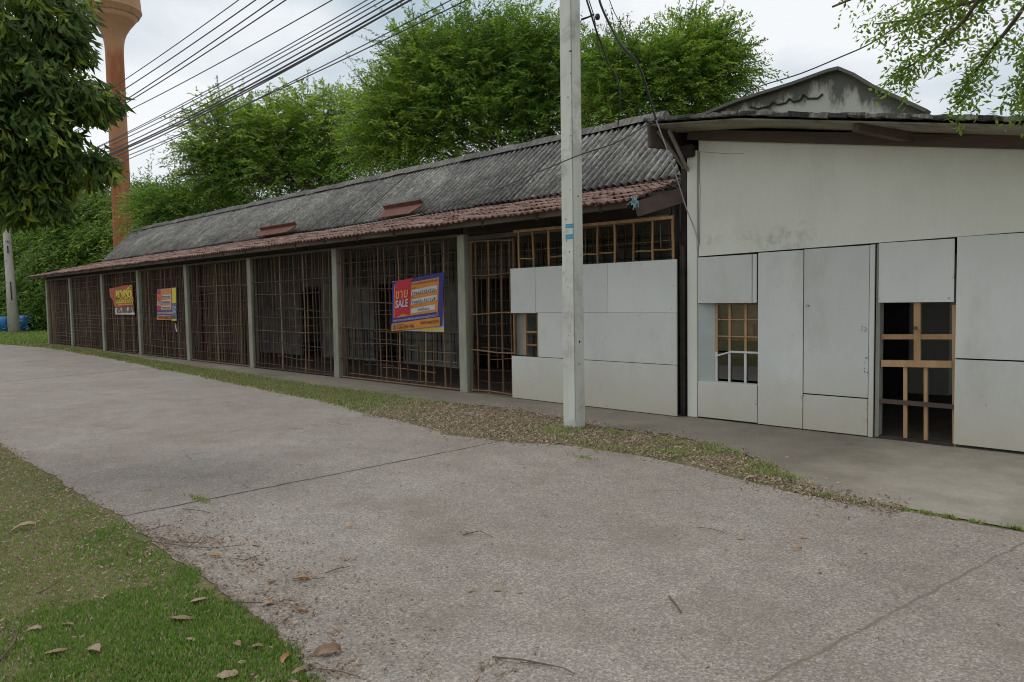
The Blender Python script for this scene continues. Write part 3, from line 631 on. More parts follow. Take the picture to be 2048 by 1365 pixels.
# brown curtain / stack of cartons seen behind the glass
mb = MB(); mb.box(-4.5, -3.6, .42, .6, .98, 1.5, .2); mb.box(-4.35, -4.05, .36, .42, 1.02, 1.2, .6); mb.box(-4.05, -3.7, .37, .42, 1.2, 1.5, .9)
tag(mb.build('cardboard_carton', simple('kraft_board', (.3, .19, .12), .9, .3, 4)), 'brown carton showing through the upper panes of the recessed window', 'carton')
# barred doorway
d = MB()
def dx(px, py): return fp(px, py, .03)
def dbar(a, b, w_, y=.03, mbx=None, hh=.03):
    (x0, z0), (x1, z1) = fp(*a, y), fp(*b, y); vert = abs(z1-z0) > abs(x1-x0)
    (mbx or d).bar((x0, y, z0), (x1, y, z1), w_ if vert else .035, .035 if vert else w_, (0, 1, 0) if vert else (0, 0, 1))
dbar((1835, 605), (1835, 722), .062, .035); dbar((1763, 674), (1905, 674), .052, .04)
dbar((1811, 733), (1811, 884), .034, .04); dbar((1852, 733), (1852, 888), .034, .04)
dbar((1909, 610), (1909, 893), .034, .03); dbar((1763, 727), (1904, 729), .07, .02)
door = d.build('door', M['wood_new'], hall)
b2 = MB(); dbar((1763, 802), (1909, 814), .045, .015, b2); b2.build('mid_rail', M['wood_brown'], door)
b2 = MB(); b2.tube([(-2.13, .01, 1.19), (-2.13, -.01, 1.19)], .018, 10); b2.build('door_handle', M['wood_brown'], door)
mb = MB(); mb.box(-2.46, -1.77, -.01, .1, .004, .035, .4); mb.build('threshold', M['wood_dark'], hall)
# inside
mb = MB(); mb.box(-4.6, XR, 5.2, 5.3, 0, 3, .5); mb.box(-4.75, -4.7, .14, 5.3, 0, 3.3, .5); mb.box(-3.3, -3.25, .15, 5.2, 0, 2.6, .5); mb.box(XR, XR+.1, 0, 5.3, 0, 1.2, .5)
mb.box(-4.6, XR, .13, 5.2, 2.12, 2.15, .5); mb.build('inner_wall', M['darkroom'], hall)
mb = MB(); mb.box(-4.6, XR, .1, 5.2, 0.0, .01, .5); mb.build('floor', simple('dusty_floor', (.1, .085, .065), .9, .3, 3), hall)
# timber under the roof edge
mb = MB(); mb.bar((-4.72, -.04, beamz(-4.72)), (XR, -.04, beamz(XR)), .05, .12); mb.build('wall_plate', M['wood_brown'], hall)
mb = MB(); mb.bar((-4.93, -.62, 3.52), (-4.93, .6, 3.62), .05, .3); mb.build('barge_board', M['wood_brown'], hall, bevel=.02)
for x in (-2.2, .6):
    mb = MB(); mb.bar((x-.35, -.55, roofz(x)-.0), (x+.02, -.03, roofz(x)-.1), .09, .1); mb.build('outrigger', M['wood_brown'], hall)
mb = MB(); mb.bar((-4.8, -.02, 3.18), (-4.88, -.5, 3.58), .025, .03); mb.bar((-4.74, -.02, 3.14), (-4.72, -.5, 3.56), .03, .035); mb.build('knee_brace', M['grey_wood'], hall)
mb = MB(); mb.box(-4.92, -4.64, -.1, .12, 3.3, 3.45, .5); mb.build('bracket', M['wood_dark'], hall, bevel=.02)
# roof sheet with ragged, mossy front edge
mb = MB(); nx = 260; vs = []; r = random.Random(4); fr = []
for i in range(nx+1):
    x = -4.98+(XR+.3+4.98)*i/nx; w_ = .02*math.sin(2*math.pi*x/.178)
    e = r.uniform(-.02, .02); zz = roofz(x)
    for y, dz in ((-.66+e, 0.0), (-.4, .015), (0, .035), (5.5, .25)): vs.append((x, y, zz+dz+w_*.35))
mb.add(vs, [(i*4+j, (i+1)*4+j, (i+1)*4+j+1, i*4+j+1) for i in range(nx) for j in range(3)], .5)
o = mb.build('roof', M['roof_grey'], hall, smooth=True); s = o.modifiers.new('t', 'SOLIDIFY'); s.thickness = .035; s.offset = 1
mb = MB()
for i in range(34):
    x = -4.9+i*.19; mb.bar((x, -.655, roofz(x)+U(.0, .03)), (x+.22, -.66, roofz(x+.22)+U(.0, .03)), U(.03, .06), U(.025, .05))
mb.build('verge_mortar', M['roof_grey'], hall)
mb = MB(); mb.prism([(-4.95, roofz(-4.95)-.045), (-3.76, roofz(-3.76)-.045), (XR, roofz(XR)-.045), (XR, roofz(XR)-.03), (-3.76, roofz(-3.76)-.03), (-4.95, roofz(-4.95)-.03)], -.6, .0, 1, .5)
mb.build('soffit', simple('weathered_soffit', (.3, .28, .23), .9, .3, 3, .1, (.3, 1, 1), ((.1, .09, .07), 2.5, .5, .7)), hall)

# ------------------------------------------------------------------ rear building with the mould-stained gable
YG = 3.85
G3 = [fp(px, py, YG) for px, py in ((1405, 236), (1480, 206), (1590, 172), (1660, 147), (1681, 142), (1712, 155), (1750, 178), (1800, 201), (1856, 227), (1900, 260), (1930, 320), (1500, 330), (1405, 300))]
rear = empty('rear_building', (G3[4][0], YG+3, 0), 'building behind the painted one, its pointed gable streaked with black mould', 'building')
mb = MB(); n = len(G3)
pts = []; cx = G3[4][0]; zb = 3.2
top = [p for p in G3[:9]]
cols = 40; vs = []; ts = []; fs = []
X0, X1 = top[0][0], top[-1][0]
mbv = []
for i in range(cols+1):
    x = X0+(X1-X0)*i/cols; zt = float(np.interp(x, [p[0] for p in top], [p[1] for p in top]))
    for j in range(9):
        z = zb+(zt-zb)*j/8; mbv.append((x, YG, z)); dd = (zt-z)
        ts.append(max(0, min(1, .78-dd*1.6+.5*math.exp(-((x-cx+.02)/.13)**2)*(1 if x < cx+.1 else .4)+(.28 if x > cx+.25 else 0))))
mb = MB(); mb.v = mbv; mb.t = ts; mb.f = [(i*9+j, (i+1)*9+j, (i+1)*9+j+1, i*9+j+1) for i in range(cols) for j in range(8)]; mb.m = [0]*len(mb.f)
o = mb.build('gable_wall', M['gable'], rear); s = o.modifiers.new('t', 'SOLIDIFY'); s.thickness = .15; s.offset = -1
mb = MB()
for a, b in zip(top[:-1], top[1:]): mb.bar((a[0], YG, a[1]+.02), (b[0], YG, b[1]+.02), .25, .05, (0, 0, 1), .9)
mb.build('coping', M['gable'], rear)
mb = MB()   # loose scalloped mortar line left by an older roof
sc = [fp(px, py, YG-.03) for px, py in ((1500, 214), (1530, 214), (1545, 204), (1565, 207), (1578, 197), (1595, 202), (1606, 189), (1625, 197), (1645, 188))]
for a, b in zip(sc[:-1], sc[1:]):
    m_ = ((a[0]+b[0])/2, (a[1]+b[1])/2-.035); mb.tube([(a[0], YG-.015, a[1]), (m_[0], YG-.02, m_[1]), (b[0], YG-.015, b[1])], .016, 5, 0)
mb.build('mortar_scallops', M['wood_dark'], rear)
mb = MB(); ap = top[4]
mb.add([(ap[0], YG, ap[1]), (ap[0], YG+6, ap[1]), (top[-1][0]+.4, YG+6, top[-1][1]-.4), (top[-1][0]+.4, YG, top[-1][1]-.4), (top[0][0]-1, YG+6, top[0][1]-.4), (top[0][0]-1, YG, top[0][1]-.4)], [(0, 1, 2, 3), (0, 5, 4, 1)])
o = mb.build('roof', M['roof_grey'], rear); o.location.z -= .03
mb = MB(); mb.box(top[0][0]-.5, top[-1][0]+.3, YG+.15, YG+6, 0, 3.2, .5); mb.build('wall', M['plaster'], rear)

# ------------------------------------------------------------------ utility pole in the foreground
PX, PYY = gp(1151, 858)[0]-.09, gp(1151, 858)[1]+.09
pole = empty('utility_pole', (PX, PYY, 0), 'tall pale square concrete pole with small holes and blue stencilled bands, in the foreground', 'utility pole')
mb = MB()
def ring(z, w): h = w/2; c = .012; return [(PX+a, PYY+b, z) for a, b in ((-h+c, -h), (h-c, -h), (h, -h+c), (h, h-c), (h-c, h), (-h+c, h), (-h, h-c), (-h, -h+c))]
lv = [(-.3, .2), (.0, .195), (1.5, .188), (3.2, .182), (5., .178), (6.6, .172), (8.6, .168)]; vs = []
for z, w_ in lv: vs += ring(z, w_)
mb.add(vs, [(i*8+j, i*8+(j+1) % 8, (i+1)*8+(j+1) % 8, (i+1)*8+j) for i in range(len(lv)-1) for j in range(8)]+[tuple(range(8))[::-1], tuple(range(48, 56))], .5)
mb.build('shaft', M['pole'], pole)
mb = MB(); mb.tube([(PX+.0965, PYY-.0965, .1), (PX+.0925, PYY-.0925, 1.5), (PX+.0895, PYY-.0895, 3.2), (PX+.0875, PYY-.0875, 5.)], .0035, 4); mb.build('arris_crack', M['grey_wood'], pole)
def pole_pt(px, py):       # a point of the two visible faces of the shaft
    hw = .093 - .002*0
    z = at(px, py, 1, PYY-hw)[2]; hw = float(np.interp(z, [a for a, _ in lv], [b/2 for _, b in lv]))
    p = at(px, py, 1, PYY-hw)
    if p[0] < PX+hw-.006: return (p[0], PYY-hw, p[2]), (0, -1, 0)
    p = at(px, py, 0, PX+hw); return (PX+hw, p[1], p[2]), (1, 0, 0)
for px, py, r in ((1143, 102, .008), (1158, 121, .005), (1141, 147, .007), (1136, 195, .008), (1142, 272, .008), (1156, 393, .011), (1141, 380, .005), (1139, 504, .008), (1136, 575, .007), (1160, 589, .007), (1159, 684, .015), (1158, 729, .01), (1137, 672, .005), (1132, 439, .008)):
    (p, n) = pole_pt(px, py); mb = MB(); n = Vector(n); p = Vector(p)
    mb.tube([p-n*.03, p+n*.0015], r*1.05, 9); mb.build('bolt_hole', M['black'], pole)
# blue stencilled bands with lettering knocked out
def quad_on_pole(x0, y0, x1, y1, nm, m, d):
    pts = [Vector(pole_pt(a, b)[0])-Vector((0, d, 0)) for a, b in ((x0, y0), (x1, y0), (x1, y1), (x0, y1))]
    z0, z1 = pts[3].z, pts[0].z; xa, xb = pts[0].x, pts[1].x; mb = MB(); mb.box(xa, xb, pts[0].y, pts[0].y+.004, z0, z1, .5); return mb.build(nm, m, pole), (xa, xb, z0, z1, pts[0].y)
FONT = []
def text(name, body, m, parent, size, origin_, right=(1, 0, 0), up=(0, 0, 1), width=None, align='LEFT', bold=0., off=None):
    cu = bpy.data.curves.new(name, 'FONT'); cu.body = body; cu.size = size; cu.align_x = align; cu.offset = bold; cu.extrude = .0006; cu.resolution_u = 3
    tmp = bpy.data.objects.new(name+'_tmp', cu); C.objects.link(tmp); bpy.context.view_layer.update()
    me = bpy.data.meshes.new_from_object(tmp.evaluated_get(bpy.context.evaluated_depsgraph_get())); bpy.data.objects.remove(tmp); bpy.data.curves.remove(cu)
    co = np.empty(len(me.vertices)*3); me.vertices.foreach_get('co', co); co = co.reshape(-1, 3)
    if len(co) == 0: return None
    if width: 
        w0 = co[:, 0].max()-co[:, 0].min(); co[:, 0] *= width/w0
    r, u = np.array(right, float), np.array(up, float); r /= np.linalg.norm(r); u /= np.linalg.norm(u); n = np.cross(r, u)
    o0 = np.array(origin(parent)); P = np.array(origin_)+co[:, :1]*r+co[:, 1:2]*u+co[:, 2:3]*n-o0
    me.vertices.foreach_set('co', P.ravel()); me.update(); me.materials.clear()
    me.name = name
    return link_mesh(name, me, m, parent, (0, 0, 0))
_, q1 = quad_on_pole(1131, 449, 1150.5, 457, 'stencil_band', M['v_cyan'], .002)
_, q2 = quad_on_pole(1131, 470, 1150.5, 479, 'stencil_band', M['v_cyan'], .002)
for q in (q1, q2):
    for j in range(5):
        mb = MB(); xx = q[0]+.012+j*.022; mb.tube([(xx, q[4]-.001, q[2]+.012), (xx+U(.002, .01), q[4]-.001, q[3]-U(.008, .02)), (xx+U(.006, .014), q[4]-.001, q[2]+U(.01, .02))], .002, 4); mb.build('stencil_letter', M['pole'], pole)
mb = MB(); mb.box(q1[1]-.006, q1[1], q1[4], q1[4]+.004, q2[2], q1[3]); mb.box(q2[0]+.01, q2[0]+.02, q2[4], q2[4]+.004, q2[2]-.03, q2[2]); mb.build('stencil_edge', M['v_cyan'], pole)
# steel hook with insulator
mb = MB(); a = Vector(at(1170, 37, 1, PYY)); mb.tube([a-Vector((.05, 0, 0)), a+Vector((.06, 0, .0)), a+Vector((.13, 0, .01))], [.012, .01, .01], 6); b_ = at(1195, 34, 1, PYY)
hk = mb.build('cable_hook', M['black'], pole)
mb = MB(); mb.lathe([(.004, b_[2]-.035), (.024, b_[2]-.028), (.03, b_[2]), (.022, b_[2]+.028), (.004, b_[2]+.032)], (b_[0], b_[1]), 12); mb.build('insulator', M['black'], hk, smooth=True)
mb = MB(); mb.tube([(PX-.12, PYY, 4.95), (PX-.105, PYY, 5.1)], .03, 8); mb.build('side_clamp', M['pole'], pole)
for z in (5.6, 6.4):
    mb = MB(); mb.bar((PX-.6, PYY-.13, z), (PX+.6, PYY-.13, z), .08, .08); arm = mb.build('crossarm', M['pole'], pole)
    for k in (-.5, -.2, .2, .5):
        mb = MB(); mb.lathe([(.02, z+.04), (.05, z+.07), (.03, z+.1), (.05, z+.13), (.02, z+.17)], (PX+k, PYY-.13), 10); mb.build('insulator', M['black'], arm, smooth=True)

# ------------------------------------------------------------------ far pole, water tank, tower
fb = gp(29, 668); FPX, FPY = fb
fpole = empty('utility_pole', (FPX, FPY, 0), 'distant leaning whitewashed pole with black marks beside the blue tanks', 'utility pole')
dist2 = math.hypot(FPX, FPY-CY); s_ = dist2/math.hypot(F, 29-1024)
t0 = far(12, 452, dist2); b0 = Vector((FPX, FPY, 0)); dirp = (Vector(t0)-b0)
mb = MB(); mb.tube([b0, b0+dirp*.5+Vector((.03, 0, 0)), b0+dirp, b0+dirp*1.35], [11*s_, 8.2*s_, 6.2*s_, 5.5*s_], 10); mb.build('shaft', M['pole_far'], fpole, smooth=True)
cv = Vector((-FPX, CY-FPY, 0)).normalized()
for a, h_, wd in ((.36, .13, 9), (.42, .09, 8), (.47, .04, 7), (.78, .1, 5)):
    c = b0+dirp*a+cv*(7.2*s_); mb = MB(); sd_ = cv.cross(Vector((0, 0, 1)))
    mb.bar(c-Vector((0, 0, h_*2.2)), c+Vector((0, 0, h_*2.2)), wd*s_, .06, sd_); mb.build('black_mark', M['black'], fpole)
def tank(px0, px1, py0, py1, dist, label):
    c = far((px0+px1)/2, py1, dist); s = dist/math.hypot(F, (px0+px1)/2-1024); L = (px1-px0)*s; R = (py1-py0)*s/2
    t = empty('water_tank', (c[0], c[1], 0), label, 'water tank', 'blue tanks beyond the far pole'); mb = MB(); ax = Vector((_R[0], _R[1], 0)).normalized()
    zc = R+.03; n = 20; prof = [(-L/2, .2), (-L/2+.03, R*.9), (-L/2+.1, R), (-.05, R), (0, R*1.02), (.05, R), (L/2-.1, R), (L/2-.03, R*.9), (L/2, .2)]
    vs = []; 
    for a, r in prof:
        for j in range(n):
            th = 2*math.pi*j/n; sidev = Vector((0, 0, 1)).cross(ax); p = Vector((c[0], c[1], zc))+ax*a+sidev*r*math.cos(th)+Vector((0, 0, 1))*r*math.sin(th); vs.append(p)
    mb.add(vs, [(i*n+j, i*n+(j+1) % n, (i+1)*n+(j+1) % n, (i+1)*n+j) for i in range(len(prof)-1) for j in range(n)]+[tuple(range(n)), tuple(range((len(prof)-1)*n, len(prof)*n))[::-1]])
    mb.build('tank_body', M['blue_plastic'], t, smooth=True)
    mb = MB(); mb.box(c[0]-R*.7, c[0]+R*.7, c[1]-R*.7, c[1]+R*.7, 0, .08); mb.build('cradle', M['pole_far'], t)
tank(38, 61, 629, 664, dist2+1.2, 'blue plastic tank right of the distant leaning pole')
tank(-32, 24, 631, 664, dist2+2.5, 'blue plastic tank left of the distant leaning pole, cut off by the frame')
TD = 46.; tb = far(246, 470, TD); sT = TD/math.hypot(F, 246-1024)
tower = empty('water_tower', (tb[0], tb[1], 0), 'faded orange water tower, slim column flaring to its tank, beyond the shed', 'water tower')
def tz(py): return far(235, py, TD)[2]
zt = tz(0); mb = MB(); rc = 17.*sT
prof = [(rc*1.03, 0), (rc*1.03, tz(470)), (rc*.99, tz(300)), (rc*.96, tz(110))]
for py, r in ((95, 17), (80, 19), (68, 23), (55, 30), (44, 38), (34, 45)): prof.append((r*sT, tz(py)))
pc = list(prof); mb.lathe(pc, (tb[0], tb[1]), 40); mb.build('column', M['tower'], tower, smooth=True)
z1 = prof[-1][1]; mb = MB(); mb.lathe([(46*sT, z1), (52*sT, z1+.3), (51*sT, z1+.38), (49*sT, z1+1.2), (49*sT, z1+3.6), (30*sT, z1+4.4), (.1, z1+4.6)], (tb[0], tb[1]), 48); o = mb.build('tank', M['tower'], tower, smooth=False)

# ------------------------------------------------------------------ wires
P1 = np.array([PX, PYY-.0]); P2 = np.array([FPX, FPY]); dv = P2-P1; pn = np.array([-dv[1], dv[0]])/np.hypot(*dv)
def span(pa, pb, sag, off=0., name='overhead_wire', r=.011, label='', group='overhead wires between the two poles'):
    A = P1+pn*off; res = []
    for px, py in (pa, pb):
        d = ray(px, py); t = ((A-CAM[:2])@pn)/(d[:2]@pn); p = CAM+d*t; s = ((p[:2]-A)@dv)/(dv@dv); res.append((s, p[2]+4*sag*s*(1-s)))
    (s1, z1), (s2, z2) = res; k = (z2-z1)/(s2-s1); h1 = z1-k*s1
    mb = MB(); pts = []
    for i in range(41):
        s = (i/40)**1.6; p = A+dv*s; pts.append((p[0], p[1], h1+k*s-4*sag*s*(1-s)))
    mb.tube(pts, [r*.78*(1+1.1*(i/40)) for i in range(41)], 5); return tag(mb.build(name, M['wire']), label, 'wire', group)
W = [((478, 0), (248, 161), 0, .010, 'topmost wire of the row running from the near pole past the orange tower'),
     ((512, 0), (252, 177), 0, .012, 'second wire from the top crossing the orange tower'),
     ((520, 19), (255, 198), 0, .012, 'third wire from the top, upper one of a close pair'),
     ((520, 35), (255, 205), 0, .012, 'fourth wire from the top, lower one of a close pair'),
     ((665, 0), (252, 224), 0, .010, 'single wire with clear sky above and below, midway across the orange tower')]
for k, (a, b, of, r, lab) in enumerate(W): span(a, b, .5, of, 'overhead_wire', r, lab)
for k, (a, b) in enumerate([((520, 123), (255, 265)), ((520, 130), (255, 268)), ((520, 139), (255, 275)), ((520, 150), (255, 286)), ((520, 160), (255, 293)), ((520, 166), (255, 296)), ((520, 170), (255, 303))]):
    span(a, b, .5+.05*k, 0, 'bundled_wire', (.009, .009, .010, .012, .016, .016, .013)[k], 'black wire in the tight low bundle sloping down to the orange tower', 'wires in the low bundle')
span((935, 0), (255, 312), .5, 0, 'overhead_wire', .010, 'lowest and loneliest wire, passing in front of the tree crowns')
span((903, 0), (300, 300), .5, 0, 'overhead_wire', .009, 'short stretch of wire just above the lowest one, by the tree top')
def cable(pts, r, name, label, m='wire', sides=6, group=None, cat='cable'):
    # smooth through points
    V = [Vector([float(c) for c in p]) for p in pts]; out = []
    for i in range(len(V)-1):
        p0, p1, p2, p3 = V[max(i-1, 0)], V[i], V[i+1], V[min(i+2, len(V)-1)]
        for j in range(6):
            t = j/6; out.append(.5*((2*p1)+(-p0+p2)*t+(2*p0-5*p1+4*p2-p3)*t*t+(-p0+3*p1-3*p2+p3)*t**3))
    out.append(V[-1]); mb = MB(); mb.tube(out, r, sides); return tag(mb.build(name, M[m]), label, cat, group)
def ya(l): return [at(px, py, 1, y) for px, py, y in l]
cable(ya([(1193, -40, -1.5), (1200, 5, -1.45), (1222, 55, -1.35), (1242, 90, -1.3), (1270, 120, -1.2), (1283, 145, -1.1), (1293, 175, -.95), (1312, 240, -.75)]), .013, 'service_cable', 'thick black cable curving down from the pole top towards the eave corner')
cable(ya([(1312, 240, -.74), (1345, 330, -.5), (1372, 415, -.2), (1386, 450, -.06), (1395, 480, -.03), (1395, 497, -.022)]), .0075, 'drop_cable', 'pale steel drop cable slanting from the eave corner to the cream pillar', 'wire_pale')
cable(ya([(1170, -10, -1.55), (1182, 28, -1.5), (1192, 60, -1.2), (1205, 95, -.9), (1218, 130, -.4), (1235, 158, 0.4), (1240, 200, 2.0), (1235, 262, 3.0)]), .011, 'twisted_cable', 'twisted pair of dark cables dropping past the small insulator into the trees')
cable(ya([(1174, -10, -1.5), (1187, 30, -1.45), (1192, 60, -1.0), (1200, 112, 0.)]), .006, 'thin_cable', 'thin black cable ending among the leaves right of the near pole')
cable(ya([(1217, -5, -1.4), (1230, 28, -1.2), (1248, 58, -.8), (1252, 75, -.5), (1260, 98, 0.)]), .005, 'tree_cable', 'thin loose cable ending in a tree top right of the near pole')
cable([at(1800, 48, 1, 3.0), at(1740, 88, 1, 3.2), at(1680, 115, 1, 3.4), at(1600, 148, 1, 3.6), at(1515, 175, 1, 3.8), at(1478, 200, 1, 4.0)], .010, 'roof_wire', 'grey wire crossing the sky above the mould-stained gable')
cable([at(1315, 236, 1, -.7), at(1240, 282, 1, -1.3), at(1172, 306, 1, -1.74), at(1150, 314, 1, -1.73), at(1126, 324, 1, -1.72), at(1040, 360, 1, -.7), at(950, 397, 1, .3), at(850, 429, 1, 1.3)], .007, 'roof_cable', 'dark cable passing across the near pole and down over the corrugated roof')

# ------------------------------------------------------------------ banners
YB = -.095
class Board:
    """banner drawn in its own unit square: u to the right, v up"""
    def __init__(s, o, u, v, root): s.o, s.u, s.v, s.root = Vector(o), Vector(u), Vector(v), root; s.n = s.u.cross(s.v).normalized()
    def P(s, a, b, l=0): return s.o+s.u*a+s.v*b+s.n*(.003*l+.0)
    def poly(s, pts, m, l, name='printed_area', nx=8):
        # subdivide by strips in u so that it follows the slight wave of the sheet
        mb = MB(); us = [p[0] for p in pts]; u0, u1 = min(us), max(us)
        def yr(x):
            ys = []
            for (a, b), (c, d) in zip(pts, pts[1:]+pts[:1]):
                if min(a, c)-1e-9 <= x <= max(a, c)+1e-9:
                    if abs(c-a) < 1e-9: ys += [b, d]
                    else: ys.append(b+(d-b)*(x-a)/(c-a))
            return min(ys), max(ys)
        xs = sorted(set([u0+(u1-u0)*i/nx for i in range(nx+1)]+us)); vs = []
        for x in xs: a, b = yr(x); vs += [s.P(x, a, l), s.P(x, b, l)]
        mb.add(vs, [(2*i, 2*i+2, 2*i+3, 2*i+1) for i in range(len(xs)-1)], .5)
        return mb.build(name, M[m], s.root)
    def txt(s, body, a, b, size, m, l, width=None, bold=0., name='lettering'):
        o = text(name, body, M[m], s.root, size, s.P(a, b, l)+s.n*.006, s.u, s.v, width, 'LEFT', bold); return o
    def scrib(s, a0, a1, b, h, m, l, n=14, r=.0035, seed=0):
        q = random.Random(seed); 
        mb = MB(); pts = []
        k = 0
        for i in range(n*4+1):
            t = i/(n*4); ang = i*1.57
            pts.append(s.P(a0+(a1-a0)*t+.5*(a1-a0)/n*math.sin(ang)*q.uniform(.3, 1), b+h*(.5+.5*math.cos(ang*.9))*q.uniform(.5, 1), l))
        mb.tube(pts, r, 4); return mb.build('handwriting', M[m], s.root)
def banner(c, label, group='sale banners tied to the lattice'):
    o, u, v = c; r = empty('banner', (o[0], o[1], o[2]), label, 'banner', group); return Board(o, u, v, r)
def bb(p00, p10, p01, y=YB):
    a = Vector(at(*p00, 1, y)); b = Vector(at(*p10, 1, y)); c = Vector(at(*p01, 1, y)); return a, b-a, c-a
# near banner: a yellow and white sheet showing behind it, blue border, red ribbon, orange fields
B = banner(bb((783, 663), (883, 652), (785, 564)), 'blue and orange sale banner with a red ribbon on the lattice nearest the pale pole')
old = MB(); 
def q4(pts, y, nm, m, root):
    mb = MB(); P = [at(px, py, 1, y) for px, py in pts]; mb.add([tuple(p) for p in P]+[(p[0], p[1]+.006, p[2]) for p in P], [(0, 1, 2, 3), (7, 6, 5, 4), (0, 4, 5, 1), (1, 5, 6, 2), (2, 6, 7, 3), (3, 7, 4, 0)]); return mb.build(nm, M[m], root)
q4([(783, 663), (888, 666), (884, 556), (785, 563)], -.066, 'backing_sheet', 'v_white', B.root)
q4([(840, 661), (886, 662), (884, 657), (840, 657)], -.072, 'yellow_strip', 'v_yellow', B.root)
B.poly([(0, 0), (1, 0), (1.02, 1.0), (0, 1)], 'v_blue', 0, 'sheet')
B.poly([(0, 0), (.97, 0), (.97, .17), (0, .15)], 'v_orange', 1); B.poly([(.04, .26), (.93, .275), (.93, .92), (.04, .92)], 'v_orange', 1)
B.poly([(.06, .25), (.23, .33), (.38, .27), (.38, .93), (.45, 1.0), (.10, 1.0), (.06, .93)], 'v_red', 2, 'ribbon')
B.poly([(.40, .66), (.90, .68), (.90, .78), (.40, .76)], 'v_white', 2); B.poly([(.40, .48), (.90, .50), (.90, .60), (.40, .58)], 'v_white', 2); B.poly([(.41, .31), (.88, .325), (.88, .42), (.41, .40)], 'v_white', 2)
B.txt('ขาย', .08, .64, .24, 'v_lorange', 3, .36, .003); B.txt('SALE', .085, .46, .19, 'v_white', 3, .38, .004)
B.scrib(.41, .88, .665, .085, 'v_ink', 3, 12, .004, 1); B.scrib(.41, .88, .49, .085, 'v_ink', 3, 12, .004, 2); B.scrib(.53, .77, .335, .06, 'v_ink', 3, 5, .0035, 3)
B.txt('การเคหะทรัพย์สินรอการขายพร้อมโอน', .41, .86, .05, 'v_brown', 3, .72); B.txt('ประเภท', .41, .79, .035, 'v_brown', 3, .12); B.txt('ที่ดิน', .41, .61, .035, 'v_brown', 3, .06); B.txt('ราคา', .41, .43, .035, 'v_brown', 3, .06)
B.txt('สอบถามรายละเอียดเพิ่มเติม และยื่นข้อเสนอซื้อได้ทุกวัน', .04, .185, .06, 'v_white', 2, 1.2); B.poly([(.88, .18), (.95, .19), (.95, .27), (.88, .26)], 'v_grey', 2)
B.txt('0-266-2456-7466', .12, .03, .09, 'v_brown', 2, .5, .001); B.txt('WWW.BAM.CO.TH', .6, .07, .07, 'v_brown', 2, .5, .001); B.poly([(.03, .02), (.09, .02), (.09, .13), (.03, .12)], 'v_grey', 2)
B.txt('สอบถามโทร', .12, .105, .035, 'v_brown', 2, .2)
# middle banner
B = banner(bb((314, 640), (343, 640), (314, 579)), 'narrow banner striped orange and white with a yellow and grey right edge')
B.poly([(0, 0), (1.33, -.02), (1.3, 1.02), (0, 1)], 'v_grey', -1, 'sheet'); B.poly([(1.02, .53), (1.3, .53), (1.28, 1.0), (1.02, 1)], 'v_yellow', 0)
B.poly([(1.02, -.03), (1.33, -.03), (1.33, .02), (1.02, .03)], 'v_yellow', 0)
B.poly([(0, 0), (1, 0), (1, .14), (0, .15)], 'v_orange', 1); B.poly([(0, .17), (1, .16), (1, .30), (0, .31)], 'v_blue', 1); B.poly([(.25, .31), (1, .31), (1, 1), (.25, .98)], 'v_orange', 1)
B.poly([(0, .31), (.28, .31), (.28, .94), (0, .92)], 'v_red', 2, 'ribbon')
for b in (.35, .53, .70): B.poly([(.32, b), (.98, b+.01), (.98, b+.11), (.32, b+.10)], 'v_white', 2); B.scrib(.35, .93, b+.015, .07, 'v_grey', 3, 8, .008, int(b*90))
B.txt('ขาย', .03, .64, .3, 'v_lorange', 3, .34, .004); B.txt('SALE', .03, .46, .2, 'v_white', 3, .36, .004)
B.txt('WWW.BAM.CO.TH', .08, .03, .12, 'v_brown', 2, 1.2, .002); B.txt('สอบถามรายละเอียดเพิ่มเติม', .06, .19, .1, 'v_white', 2, 1.2, .001)
B.txt('5X', 1.08, .2, .3, 'v_white', 1, .25)
# far banner: orange-red with yellow lettering, white strip beneath
B = banner(bb((230, 615), (267, 613), (229, 577)), 'orange-red banner with yellow lettering above a white strip, on the farther lattice')
B.poly([(0, 0), (1, 0), (.97, 1.07), (.6, 1.1), (-.32, 1.0), (-.25, .52), (0, .38)], 'v_redorange', 0, 'sheet')
B.poly([(0, .08), (1, .06), (1, .14), (0, .16)], 'v_orange', 1); B.poly([(.05, .2), (.95, .2), (.95, .35), (.05, .33)], 'v_orange', 1)
B.txt('ขายดี', .08, .42, .46, 'v_yellow', 2, 1.5, .03); B.txt('ติดต่อเจ้าของ', .08, .2, .3, 'v_yellow', 2, 1.6, .008)
B.poly([(.02, -.38), (1.05, -.42), (1.03, -.02), (.0, -.03)], 'v_white', 0, 'white_strip'); B.txt('โทร.1881.2878', .09, -.3, .34, 'v_brown', 1, 1.65, .012)
mb = MB(); mb.tube([at(351, 648, 1, -.07), at(352, 656, 1, -.07), at(354, 664, 1, -.07)], .02, 5); tag(mb.build('plastic_tie', M['v_white']), 'white plastic strip dangling below the striped banner', 'tie')
# blue plastic scrap at the end of the lean-to
mb = MB()
for k in range(7): a = at(1262+k*2, 394+(k % 3)*3, 1, -.6); mb.tube([a, a+np.array([U(-.05, .05), -.02, -.04]), a+np.array([U(-.06, .06), -.02, -.1-.06*(k == 6)])], .008, 5)
tag(mb.build('plastic_scrap', simple('faded_teal_plastic', (.2, .34, .36), .5, .3, 20)), 'torn teal plastic scrap caught on the end of the rusty eave', 'plastic scrap')

